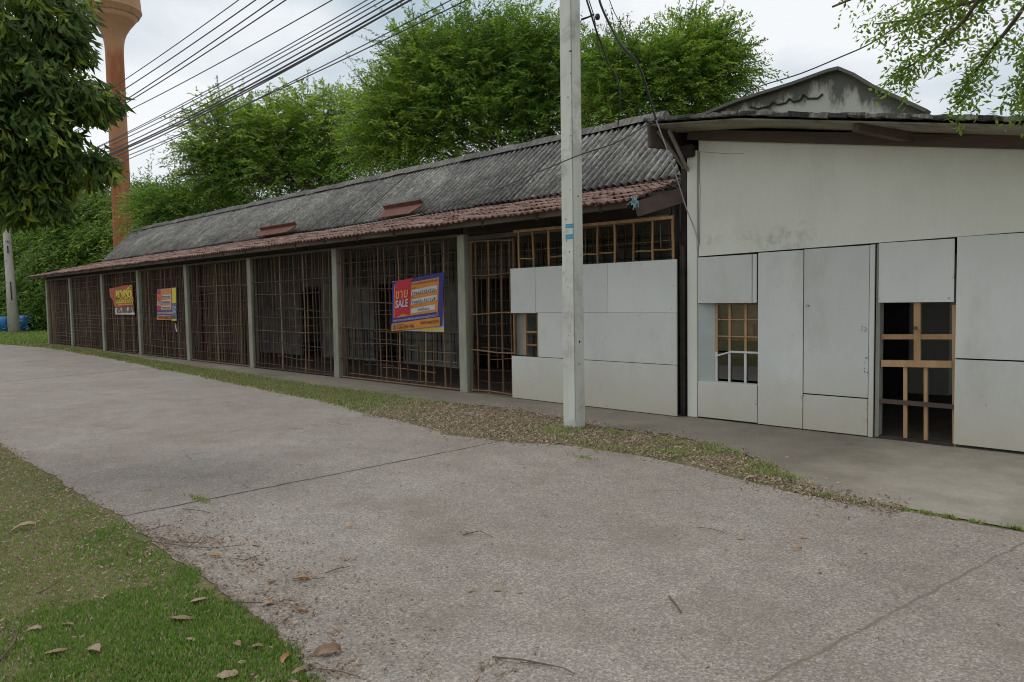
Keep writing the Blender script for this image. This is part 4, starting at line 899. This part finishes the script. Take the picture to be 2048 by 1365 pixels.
# ------------------------------------------------------------------ trees
LB, LM = M['leaf_bright'], M['leaf_mid']
tree('feathery_tree', (-12., 15., 0), [lob(870, 215, 24, 95, 95, 1.2), lob(975, 165, 24, 90, 70, 1.), lob(1060, 190, 24, 85, 90, 1.), lob(845, 130, 24, 50, 42, .4), lob(800, 260, 24, 55, 80, .6), lob(1040, 100, 24, 55, 45, .4), lob(1110, 150, 24, 55, 50, .4), lob(930, 110, 24, 60, 45, .4), lob(950, 270, 24.5, 150, 50, .8), lob(1150, 250, 24, 80, 60, .5), lob(1190, 180, 24, 40, 50, .25), lob(770, 300, 25, 50, 45, .4), lob(745, 230, 25, 30, 40, .2)],
     'tallest bright green feathery tree, rising behind the roof left of the near pole', 'tree', 'trees behind the shed', LB, 4100, 26, 1.4, .15, .33, 21, up=.7, droop=.35, tr=.22)
tree('feathery_tree', (-9., 13.5, 0), [lob(1370, 160, 21, 95, 80, 1.2), lob(1300, 190, 21, 100, 75, 1.), lob(1430, 150, 21, 55, 55, .5), lob(1230, 140, 21, 50, 50, .35), lob(1390, 100, 21, 50, 45, .3), lob(1220, 220, 21, 60, 55, .4)],
     'feathery tree right of the near pole, thinning at its right edge above the roof', 'tree', 'trees behind the shed', LB, 2000, 24, .95, .13, .34, 22, up=.6, droop=.35, tr=.17)
tree('feathery_tree', (-25., 19.5, 0), [lob(640, 260, 34, 100, 60, 1.), lob(560, 290, 34, 90, 60, .9), lob(460, 290, 34, 70, 70, .8), lob(430, 340, 34, 45, 50, .4), lob(690, 330, 34, 80, 60, .6), lob(560, 370, 34, 140, 40, .7)],
     'lower, wider feathery tree behind the middle of the roof, sky showing through its left side', 'tree', 'trees behind the shed', LB, 2500, 22, 1.4, .2, .32, 23, up=.5, droop=.4, tr=.2)
tree('feathery_tree', (-33., 17., 0), [lob(400, 425, 38, 100, 30, 1.), lob(330, 430, 38, 50, 25, .5)], 'low feathery bush-like tree with whippy shoots between the tower and the wider tree', 'tree', 'trees behind the shed', LB, 900, 22, 1.6, .2, .3, 24, up=.5, droop=.4, tr=.12)
hedge = [(-40, 500, 62, 90, 110, 'leafy bamboo-like clump at the left edge, behind the distant pole'), (60, 500, 60, 70, 95, 'leafy clump just right of the distant pole'), (130, 520, 56, 55, 80, 'dense leafy clump beyond the last post of the shed'), (180, 470, 54, 60, 65, 'pale leafy clump left of the orange tower column'), (290, 450, 52, 60, 50, 'leafy clump right of the orange tower column')]
for k, (px, py, d_, rx, ry, lab) in enumerate(hedge):
    b = far(px, 640, d_); lo = [lob(px, py, d_, rx, ry, 1.4), lob(px-rx*.4, py+ry*.9, d_-1, rx*.9, ry*.7, 1), lob(px+rx*.5, py+ry*.7, d_, rx*.8, ry*.8, 1), lob(px, py-ry*.5, d_+1, rx*.7, ry*.6, .6)]
    if px < 170: lo += [lob(px, 620, d_-1, rx, 50, 1.), lob(px+rx*.5, 640, d_-3, rx*.6, 35, .5)]
    tree('leafy_clump', (b[0], b[1], 0), lo, lab, 'tree', 'leafy clumps beyond the shed', LM, 2000, 18, 2.6, .34, .24, 31+k, up=.8, droop=.7, tr=.12, fork=.2)

def broad(lobes, n, seed, ls=.14):
    """drooping whorls of broad leaves at twig ends"""
    r = np.random.default_rng(seed); lobes = np.array(lobes, float); w_ = lobes[:, 6]/lobes[:, 6].sum(); k = r.choice(len(lobes), n, p=w_)
    d = unit(r.normal(size=(n, 3))); c = lobes[k, :3]+d*lobes[k, 3:6]*r.uniform(.1, 1.15, (n, 1))**.4; per = 11
    a = r.uniform(0, 2*np.pi, (n, per)); el = r.uniform(-1.3, .25, (n, per))
    D = np.stack([np.cos(a)*np.cos(el), np.sin(a)*np.cos(el), np.sin(el)], -1); P = c[:, None, :]+D*.03+r.normal(size=D.shape)*.04
    D = unit(D+d[:, None, :]*.3-np.array([0, 0, .8])); Wd = unit(np.cross(D, unit(r.normal(size=D.shape)*.4+np.array([0, 0, 1.]))))
    N_ = n*per; l = ls*r.uniform(.6, 1.25, N_); tn = (np.where(r.random(n) < .24, .72, .12)[:, None]+r.uniform(0, .4, (n, per))).ravel()
    return P.reshape(-1, 3), D.reshape(-1, 3), Wd.reshape(-1, 3), l, l*r.uniform(.22, .32, N_), tn
tl = [lob(20, 40, 8.6, 130, 70, .8), lob(-80, 150, 8.6, 150, 200, 1.3), lob(50, 170, 8.4, 90, 70, .9), lob(20, 270, 8.4, 110, 70, .9), lob(170, 195, 8.3, 62, 30, .35), lob(140, 170, 8.5, 50, 35, .25), lob(110, 290, 8.5, 60, 35, .4), lob(170, 330, 8.5, 50, 38, .38), lob(70, 350, 8.7, 80, 45, .6), lob(125, 85, 8.8, 50, 40, .3), lob(0, 390, 8.7, 80, 50, .55), lob(80, 400, 8.6, 50, 40, .3), lob(100, 0, 8.8, 80, 50, .4)]
bt = (-10.9, -7.9, 0)
t = empty('broadleaf_tree', bt, 'dark broad-leaved tree with drooping leaves reaching in at the upper left', 'tree'); mb = MB()
limb(mb, bt, (-10.6, -7.7, 2.9), .16, .13, .03, 5, 2)
for i, l in enumerate(tl): limb(mb, (-10.6, -7.7, 2.8), (l[0], l[1], l[2]), .07, .015, .06, 6, 60+i)
mb.build('trunk', M['bark'], t, smooth=True)
P, D, Wd, a, b, tn = broad(tl, 1120, 5); leaf_mesh('crown', P, D, Wd, a, b, tn, M['leaf_big'], t, loc=bt, bend=.5)

# limb of small leaves entering at the upper right
rt = (4.2, -2.0, 0); t = empty('small_leaved_tree', rt, 'tree out of frame whose small-leaved drooping branches hang in at the upper right', 'tree'); mb = MB()
limb(mb, rt, (3.9, -2.1, 3.6), .2, .15, .02, 5, 1)
branches = [([(2200, -120), (2000, -10), (1900, 15), (1820, 40), (1750, 48)], 6.6, 55, 210), ([(1990, -50), (1930, 40), (1880, 90), (1825, 130), (1782, 152)], 6.6, 20, 150), ([(1860, -60), (1760, -15), (1710, -5), (1665, 14)], 6.7, 8, 16), ([(2100, -60), (2030, 40), (1975, 110), (1940, 160), (1912, 195)], 6.4, 18, 150), ([(2130, -40), (2090, 40), (2066, 110), (2052, 160), (2044, 195)], 6.3, 26, 150), ([(2100, -80), (2000, -20), (1920, -10), (1860, 10)], 6.6, 60, 190), ([(2150, 40), (2110, 100), (2075, 160), (2050, 200)], 6.3, 22, 70)]
Ps = []
r = np.random.default_rng(8)
for pts, d_, spread, n_ in branches:
    Q = np.array([far(px, py, d_+.2*i) for i, (px, py) in enumerate(pts)]); 
    mb.tube([(3.9, -2.1, 3.6)]+[tuple(q) for q in Q], [.05]+[.02-.0035*i for i in range(len(Q))], 5)
    s1 = spread*d_/F
    for _ in range(int(n_*.58)):
        u = r.uniform(.15, 1)**.8*(len(Q)-1); i = int(min(u, len(Q)-2)); f_ = u-i; c = Q[i]*(1-f_)+Q[i+1]*f_; tan = unit(Q[i+1]-Q[i])
        sw = s1*(1.05-.55*u/(len(Q)-1)); st = c+r.normal(size=3)*sw*.55
        dr = unit(tan*.6+r.normal(size=3)*.7-np.array([0, 0, .35])); L = r.uniform(.12, .3); nl = int(L/.026)
        for j in range(nl):
            tt = j/nl; p = st+dr*L*tt-np.array([0, 0, .25])*L*tt*tt; sd_ = unit(np.cross(dr, r.normal(size=3)*.4+np.array([0, 0, 1.])))*(1 if j % 2 else -1)
            dd = unit(dr*.5+sd_+r.normal(size=3)*.35-np.array([0, 0, .3])); Ps.append((p, dd, unit(np.cross(dd, r.normal(size=3)*.6+np.array([0, 0, 1.]))), r.uniform(.042, .07), r.uniform(0, .9)))
mb.build('trunk', M['bark'], t, smooth=True)
P = np.array([q[0] for q in Ps]); D = np.array([q[1] for q in Ps]); Wd = np.array([q[2] for q in Ps]); l = np.array([q[3] for q in Ps])
leaf_mesh('crown', P, D, Wd, l, l*.40, np.array([q[4] for q in Ps]), M['leaf_right'], t, loc=rt)

# ------------------------------------------------------------------ grass, thatch, leaf litter
def vnoise(x, y, s, seed=0):
    def h(i, j): v = np.sin(i*127.1+j*311.7+seed*74.7)*43758.5453; return v-np.floor(v)
    X, Y = x/s, y/s; i, j = np.floor(X), np.floor(Y); fx, fy = X-i, Y-j; fx = fx*fx*(3-2*fx); fy = fy*fy*(3-2*fy)
    return (h(i, j)*(1-fx)+h(i+1, j)*fx)*(1-fy)+(h(i, j+1)*(1-fx)+h(i+1, j+1)*fx)*fy
def fbm(x, y, s, seed=0): return .55*vnoise(x, y, s, seed)+.3*vnoise(x, y, s*.45, seed+1)+.15*vnoise(x, y, s*.2, seed+2)
def blades(name, x, y, h, wd, tn, m, flatness=0., seed=0, z=0., label=None, cat=None):
    r = np.random.default_rng(seed); n = len(x); P = np.stack([x, y, np.full(n, z)], -1); a = r.uniform(0, 2*np.pi, n); lean = r.uniform(.15, .9, n)+flatness
    D = unit(np.stack([np.cos(a)*lean, np.sin(a)*lean, np.ones(n)*(1-flatness*.85)], -1)); Wd = unit(np.cross(D, np.array([0, 0, 1.])+r.normal(size=(n, 3))*.2))
    o = leaf_mesh(name, P, D, Wd, h, wd, tn, m, bend=.8); return tag(o, label, cat, kind='stuff')
r = np.random.default_rng(3)
inl = lambda pts, x: np.interp(x, [p[0] for p in pts], [p[1] for p in pts])
# near lawn (lower left); density follows distance to the camera
def lawn_pts(n, x0, x1, y0, bias):
    x = x0+(x1-x0)*r.random(n)**bias; e = inl(NEAR_EDGE, x); y = e-(e-y0)*r.random(n)**1.1+r.normal(size=n)*.03; return x, y
x1_, y1_ = lawn_pts(150000, -.9, -6.2, -8.3, 1.2); x2_, y2_ = lawn_pts(60000, -6.0, -14, -8.6, 1.2)
x = np.concatenate([x1_, x2_]); y = np.concatenate([y1_, y2_])
la, lb = gp(410, 1062), gp(0, 1300)      # the lush part lies on the road side of this line
sd1 = ((x-la[0])*(lb[1]-la[1])-(y-la[1])*(lb[0]-la[0]))/math.hypot(lb[0]-la[0], lb[1]-la[1]); ref = gp(400, 1300)
if ((ref[0]-la[0])*(lb[1]-la[1])-(ref[1]-la[1])*(lb[0]-la[0])) < 0: sd1 = -sd1
lushf = np.clip(.5+sd1*1.15+(fbm(x, y, .45, 9)-.5)*2.6, 0, 1); lush = r.random(len(x)) < lushf
edge = inl(NEAR_EDGE, x)-y; keep = (r.random(len(x)) < np.where(lush, 1, .5))&(edge > -.04+.34*(fbm(x, y, .16, 5)-.4)*(x > -8))
x, y, lush = x[keep], y[keep], lush[keep]; n = len(x); tn = np.where(r.random(n) < np.where(lush, .14, .5), r.uniform(.8, 1, n), np.where(lush, r.uniform(.0, .6, n), r.uniform(.3, .78, n))+.25*(fbm(x, y, .3, 4)-.5))
blades('grass', x, y, np.where(lush, r.uniform(.012, .030, n), r.uniform(.008, .022, n)), r.uniform(.0025, .0045, n)*np.where(x < -6, 1.6, 1), tn, M['grass'], .22, 1, -.003, 'short green lawn grass along the near side of the road')
# verge strip on the far side
n = 190000; x = -36+36*r.random(n)**.62; e0 = inl(FAR_EDGE, x); e1 = inl(APRON_EDGE, x); t_ = r.random(n); wob = (fbm(x, x*0, 1.2, 3)-.5)*.25
y = e0+(e1-e0)*t_+r.normal(size=n)*.06+wob*.4; g = fbm(x, y, .7, 12)
green = np.where(x < -9.5, 1., np.where(x < -5.6, .02+.75*np.clip((-8.2-x)/1.3, 0, 1), .3)); near_pole = np.exp(-((x-PX)**2+(y-PYY+.25)**2)/.05)
p_ = np.where(x > -9.6, np.clip((g-.55)*5, 0, 1)*.7*(x > -5.6)+green*.5*(x < -8)+near_pole, .35+.65*(g > .42)); keep = (r.random(n) < p_*np.where(x > -2.0, 0, 1)); x, y = x[keep], y[keep]; n = len(x)
far_ = np.clip((-x-6)/14, 0, 1); dry = np.where(r.random(n) < .62, r.uniform(.8, 1, n), r.uniform(.2, .8, n))
blades('verge_grass', x, y, r.uniform(.02, .055, n)*(1+.6*far_), r.uniform(.004, .007, n)*(1+1.2*far_), dry, M['grass'], .3, 2, -.004, 'patchy green grass on the strip between road and shed')
n = 26000; x = -62+27*r.random(n); y = inl(FAR_EDGE, x)+.0+6*r.random(n)**1.3
blades('roadside_grass', x, y, r.uniform(.08, .22, n), r.uniform(.02, .04, n), r.uniform(.1, .95, n), M['grass'], .3, 8, -.004, 'rough grass at the far end of the road near the blue tanks')
# weeds in the seam between road and apron and in the joint
sx = []; sy = []
for cx, cy, k, s in ((-4.3, -2.75, 60, .1), (-2.02, -2.62, 260, .06), (-1.85, -2.64, 60, .05), (-1.5, -2.63, 90, .035), (-1.36, -2.63, 110, .03), (-1.22, -2.63, 130, .022), (-1.06, -2.63, 40, .03), (-.84, -2.61, 80, .03), (-1.68, -2.64, 50, .06), (-4.35, -5.3, 0, .1), (*gp(1545, 950), 900, .12), (*gp(1350, 905), 500, .12), (*gp(1225, 865), 700, .1), (*gp(1340, 885), 500, .1), (*gp(1125, 875), 400, .06)):
    sx.append(cx+r.normal(size=k)*s); sy.append(cy+r.normal(size=k)*s*.35)
gx, gy = gp(400, 1000); sx.append(gx+r.normal(size=110)*.09); sy.append(gy+r.normal(size=110)*.02)
x = np.concatenate(sx); y = np.concatenate(sy); n = len(x); blades('weeds', x, y, r.uniform(.012, .038, n), r.uniform(.003, .006, n), r.uniform(.4, 1, n), M['grass'], .3, 4, 0., 'small weeds growing in the cracks of the road edge')
# fine litter
def litter(name, x, y, ls, tn, m, label, seed, z=.002):
    r = np.random.default_rng(seed); n = len(x); a = r.uniform(0, 2*np.pi, n); D = unit(np.stack([np.cos(a), np.sin(a), r.uniform(-.05, .35, n)], -1)); P = np.stack([x, y, np.full(n, z)+r.uniform(0, .012, n)], -1)
    Wd = unit(np.cross(D, unit(r.normal(size=(n, 3))*.3+np.array([0, 0, 1.])))); o = leaf_mesh(name, P, D, Wd, ls, ls*r.uniform(.12, .45, n), tn, m, bend=.6); return tag(o, label, kind='stuff')
n = 32000; x = -10.5+9.0*r.random(n)**.9; e0 = inl(FAR_EDGE, x); e1 = inl(APRON_EDGE, x); y = e0+(e1-e0)*r.random(n)+r.normal(size=n)*np.where(r.random(n) < .25, .2, .07)
k = r.random(n) < np.clip(np.exp(-((x+6.6)/1.7)**2)*.95+.22*(x > -5.5), 0, 1); x, y = x[k], y[k]; n = len(x)
litter('leaf_litter', x, y, r.uniform(.015, .05, n), r.uniform(0, 1, n), M['thatch'], 'brown leaf litter heaped round the foot of the near pole', 5, .0015)
def side_lush(x, y):
    q = ((x-la[0])*(lb[1]-la[1])-(y-la[1])*(lb[0]-la[0]))/math.hypot(lb[0]-la[0], lb[1]-la[1]); q0 = ((ref[0]-la[0])*(lb[1]-la[1])-(ref[1]-la[1])*(lb[0]-la[0]))
    return np.clip(.5+q*(1 if q0 > 0 else -1)*1.15+(fbm(x, y, .45, 9)-.5)*2.6, 0, 1)
n = 16000; x = -12+10.5*r.random(n); e = inl(NEAR_EDGE, x); y = e-.0-1.9*r.random(n)**1.2+r.normal(size=n)*.06; g = fbm(x, y, .8, 2)
k = (r.random(n) < np.where(side_lush(x, y) < .5, 1., .1)); x, y = x[k], y[k]; n = len(x)
litter('lawn_thatch', x, y, r.uniform(.008, .035, n), r.uniform(0, 1, n), M['thatch'], 'dry thatch and leaf crumbs on the lawn', 6, .004)
n = 3200; x = np.concatenate([-6.2+5.6*r.random(900), -5.4+3.2*r.random(2300)]); e = inl(NEAR_EDGE, x); y = np.concatenate([-6.3+3.6*r.random(900), e[900:]+.7*r.random(2300)**2.2])
litter('road_debris', x, y, r.uniform(.006, .028, n), r.uniform(0, .6, n), M['thatch'], 'fine crumbs of leaf and bark scattered on the road', 7, .003)

cx_, cy_ = [], []
for px, py, k, sp in ((330, 1070, 50, .12), (365, 1082, 120, .10), (430, 1090, 70, .1), (400, 1118, 40, .07), (490, 1120, 50, .08), (535, 1135, 30, .07), (600, 1160, 50, .08), (540, 1205, 60, .07), (600, 1218, 80, .08), (560, 1240, 30, .07), (640, 1345, 80, .09), (700, 1340, 30, .06), (690, 1120, 15, .05), (930, 1070, 14, .05), (1000, 1340, 40, .07)):
    gx, gy = gp(px, py); cx_.append(gx+r.normal(size=k)*sp); cy_.append(gy+r.normal(size=k)*sp*.6)
x = np.concatenate(cx_); y = np.concatenate(cy_); n = len(x); k = r.random(n) < .65; x, y = x[k], y[k]; n = len(x); litter('bark_crumbs', x, y, r.uniform(.012, .045, n), r.uniform(.1, .9, n), M['thatch'], 'brown bark strips and leaf crumbs drifted along the lawn edge of the road', 9, .003)
# individual dry leaves and twigs
def leafmesh(kind, seed):
    q = random.Random(seed); n = 9; vs = []; fs = []; L = 1.; curl = q.uniform(.1, .45); wmax = (.24, .34, .15)[kind]
    for i in range(n+1):
        t = i/n; wd = wmax*math.sin(math.pi*min(1, t*.93+.04))**.75*(1+.3*q.uniform(-1, 1)); zc = curl*.35*math.sin(math.pi*t)*q.uniform(.7, 1.1); xo = .12*math.sin(t*3+seed)
        for j, s in enumerate((-1, -.5, 0, .5, 1)):
            vs.append((L*(t-.5), wd*s+xo, zc+abs(s)*curl*.4*(.6+.8*t)*(1 if s > 0 else .55)))
    for i in range(n):
        for j in range(4): fs.append((i*5+j, (i+1)*5+j, (i+1)*5+j+1, i*5+j+1))
    b = len(vs); vs += [(-.5, .12*math.sin(seed), 0), (-.72, .16*math.sin(seed)+.03, .02), (-.72, .16*math.sin(seed)+.045, .03), (-.5, .12*math.sin(seed)+.02, .01)]; fs.append((b, b+1, b+2, b+3))
    me = bpy.data.meshes.new('dry_leaf'); me.from_pydata(vs, [], fs); a = me.attributes.new('tint', 'FLOAT', 'POINT'); tt = q.uniform(.35, .85) if kind < 2 else .95
    a.data.foreach_set('value', [max(0, min(1, tt+q.uniform(-.1, .1))) for _ in vs]); me.polygons.foreach_set('use_smooth', [True]*len(me.polygons)); me.update(); me.materials.append(M['dryleaf']); return me
LMS = [leafmesh(k % 3 if k % 3 < 2 else 0, k) for k in range(8)]+[leafmesh(2, 20), leafmesh(2, 21)]
ll = [(47, 1062, 40, 0, 'pale broken dry leaf at the left edge of the lawn below a drift of litter', 0), (365, 1243, 46, 3, 'large pale dry leaf with a torn edge in the green lawn, largest on the grass', 1), (397, 1206, 34, 4, 'folded dry leaf just above the largest leaf on the grass', 1),
      (382, 1285, 22, 1, 'small oval dry leaf right below the largest leaf on the grass', 4), (475, 1297, 34, 2, 'oval brown dry leaf lying level near the lawn tip', 5), (515, 1299, 24, 5, 'thin dry leaf right beside the level oval leaf near the lawn tip', 0), (572, 1322, 40, 8, 'orange-brown leaf standing on edge at the tip of the lawn', 3),
      (187, 1308, 36, 6, 'rounded dry leaf in the lower left of the lawn, upright oval', 2), (135, 1255, 24, 7, 'little dry leaf above the rounded leaf on the lawn', 2), (68, 1267, 26, 0, 'narrow dry leaf near the left edge of the lawn above a bent twig', 2), (112, 1310, 40, 3, 'twisted dry leaf between the rounded leaf and the left edge', 2),
      (484, 1331, 18, 1, 'small pale dry leaf above the bottom edge on the grass', 0), (455, 1356, 44, 4, 'crumpled pale leaf at the bottom edge of the lawn', 1), (655, 1308, 60, 2, 'long pale dry leaf on the road beside the lawn tip', 0), (598, 1350, 34, 5, 'curled dry leaf on the road below the long pale leaf', 0),
      (430, 1116, 28, 8, 'orange leaf on the road, the upper one by the lawn edge', 3), (505, 1143, 22, 9, 'small orange curled leaf on the road right of the lawn edge', 3), (512, 1092, 28, 9, 'dark orange leaf on the road beyond the twigs', 3), (540, 1165, 24, 6, 'grey-brown curled leaf on the road near a thin stick', 1),
      (605, 1161, 30, 8, 'orange-brown leaf with a long stalk on the road', 3), (533, 1211, 26, 4, 'pale leaf resting at the lawn edge on the road', 0), (605, 1221, 34, 9, 'brown crumpled leaf on the road midway along the lawn edge', 3), (671, 1263, 22, 8, 'flat orange leaf alone on the road left of centre', 3),
      (943, 1184, 20, 0, 'pale leaf on the road, left one of a small pair in the foreground centre', 0), (993, 1183, 22, 6, 'dark curled leaf, right one of a small pair in the foreground centre', 1), (1040, 1187, 12, 1, 'tiny pale leaf right of the foreground pair', 0), (785, 1288, 10, 1, 'tiny pale leaf fragment on the road in the lower centre', 0),
      (1456, 1286, 10, 8, 'small orange leaf fragment on the road in the lower right half', 3), (1434, 1347, 12, 9, 'brown leaf fragment at the bottom edge of the road', 3), (1605, 1077, 20, 9, 'dark orange curled leaf on the road before the barred doorway', 3), (1596, 1102, 20, 8, 'pale orange leaf on the road just below the dark orange one', 3), (1482, 1080, 18, 0, 'brown leaf on the road below the weeds, left of the orange leaves', 0), (1728, 1107, 14, 4, 'small pale leaf on the road at the right', 0), (1639, 1148, 12, 6, 'nearly black curled leaf on the road', 1), (1500, 960, 26, 0, 'grey leaf lying in the verge litter at the road edge', 0),
      (700, 1057, 14, 8, 'orange leaf fragment on the road above the centre twigs', 3), (925, 968, 10, 6, 'small dark leaf on the road below the cross joint', 1)]
lmats = {}
for i, (px, py, wpx, mi, lab, ti) in enumerate(ll):
    x, y = gp(px, py); o = bpy.data.objects.new('dry_leaf', LMS[mi]); C.objects.link(o); d = math.hypot(x, y-CY); s = wpx*d/F*.86
    o.location = (x, y, .012 if py > 1000 and px < 640 and mi < 8 else .004); o.scale = (s, s, s); o.rotation_euler = (U(-.25, .25), U(-.2, .2), YAW-math.pi/2+U(-.7, .7)+(1.1 if mi == 8 and i == 6 else 0)); tag(o, lab, 'leaf', 'dry leaves on lawn and road')
def twig(pts, r, label):
    mb = MB(); P = [(*gp(px, py), .008+.012*(k % 2)) for k, (px, py) in enumerate(pts)]; mb.tube(P, [r*.65*(1-.5*i/len(P)) for i in range(len(P))], 5); tag(mb.build('twig', M['twig']), label, 'twig', 'fallen twigs')
M['twig'] = simple('dry_twig', (.14, .1, .07), .9, .3, 10)
twig([(0, 1325), (25, 1298), (32, 1280), (22, 1262)], .009, 'thick bent pale twig at the left edge of the lawn')
twig([(985, 1318), (1040, 1328), (1090, 1332), (1125, 1345), (1150, 1352)], .006, 'long dark twig at the bottom of the road in the centre')
twig([(1040, 1328), (1085, 1338), (1110, 1337)], .004, 'short twig beside the long dark twig')
twig([(1338, 1196), (1350, 1215), (1362, 1228)], .009, 'short thick orange-brown stick lying alone on the road')
twig([(310, 1076), (350, 1090), (400, 1088), (440, 1075)], .005, 'thin curved twig at the lawn edge, the farthest')
twig([(300, 1085), (380, 1100), (430, 1098), (490, 1096)], .005, 'long thin twig among leaves at the lawn edge')
twig([(470, 1120), (490, 1127), (500, 1120), (520, 1117)], .005, 'kinked twig on the road beyond the lawn edge')
twig([(585, 1160), (620, 1166), (650, 1158)], .004, 'straight thin stick through the stalked orange leaf')
twig([(650, 1149), (680, 1143), (700, 1136)], .005, 'bent twig on the road left of centre')
twig([(450, 1208), (510, 1213), (560, 1207)], .005, 'twig pointing from the lawn onto the road')
twig([(75, 1190), (100, 1182), (125, 1160)], .006, 'brown twig in the thin patch of the lawn')
twig([(280, 1065), (330, 1058), (345, 1052)], .004, 'short thin stick beside the cross joint')
twig([(925, 1072), (960, 1068), (985, 1076)], .005, 'small forked twig on the road right of centre')
twig([(625, 1340), (680, 1352), (720, 1358)], .005, 'long rootlike twig at the bottom of the road')
twig([(1395, 1057), (1420, 1063), (1450, 1068)], .004, 'thin dark twig on the road before the painted building')
twig([(365, 1020), (395, 1026), (420, 1028)], .005, 'twig just below the cross joint, left')
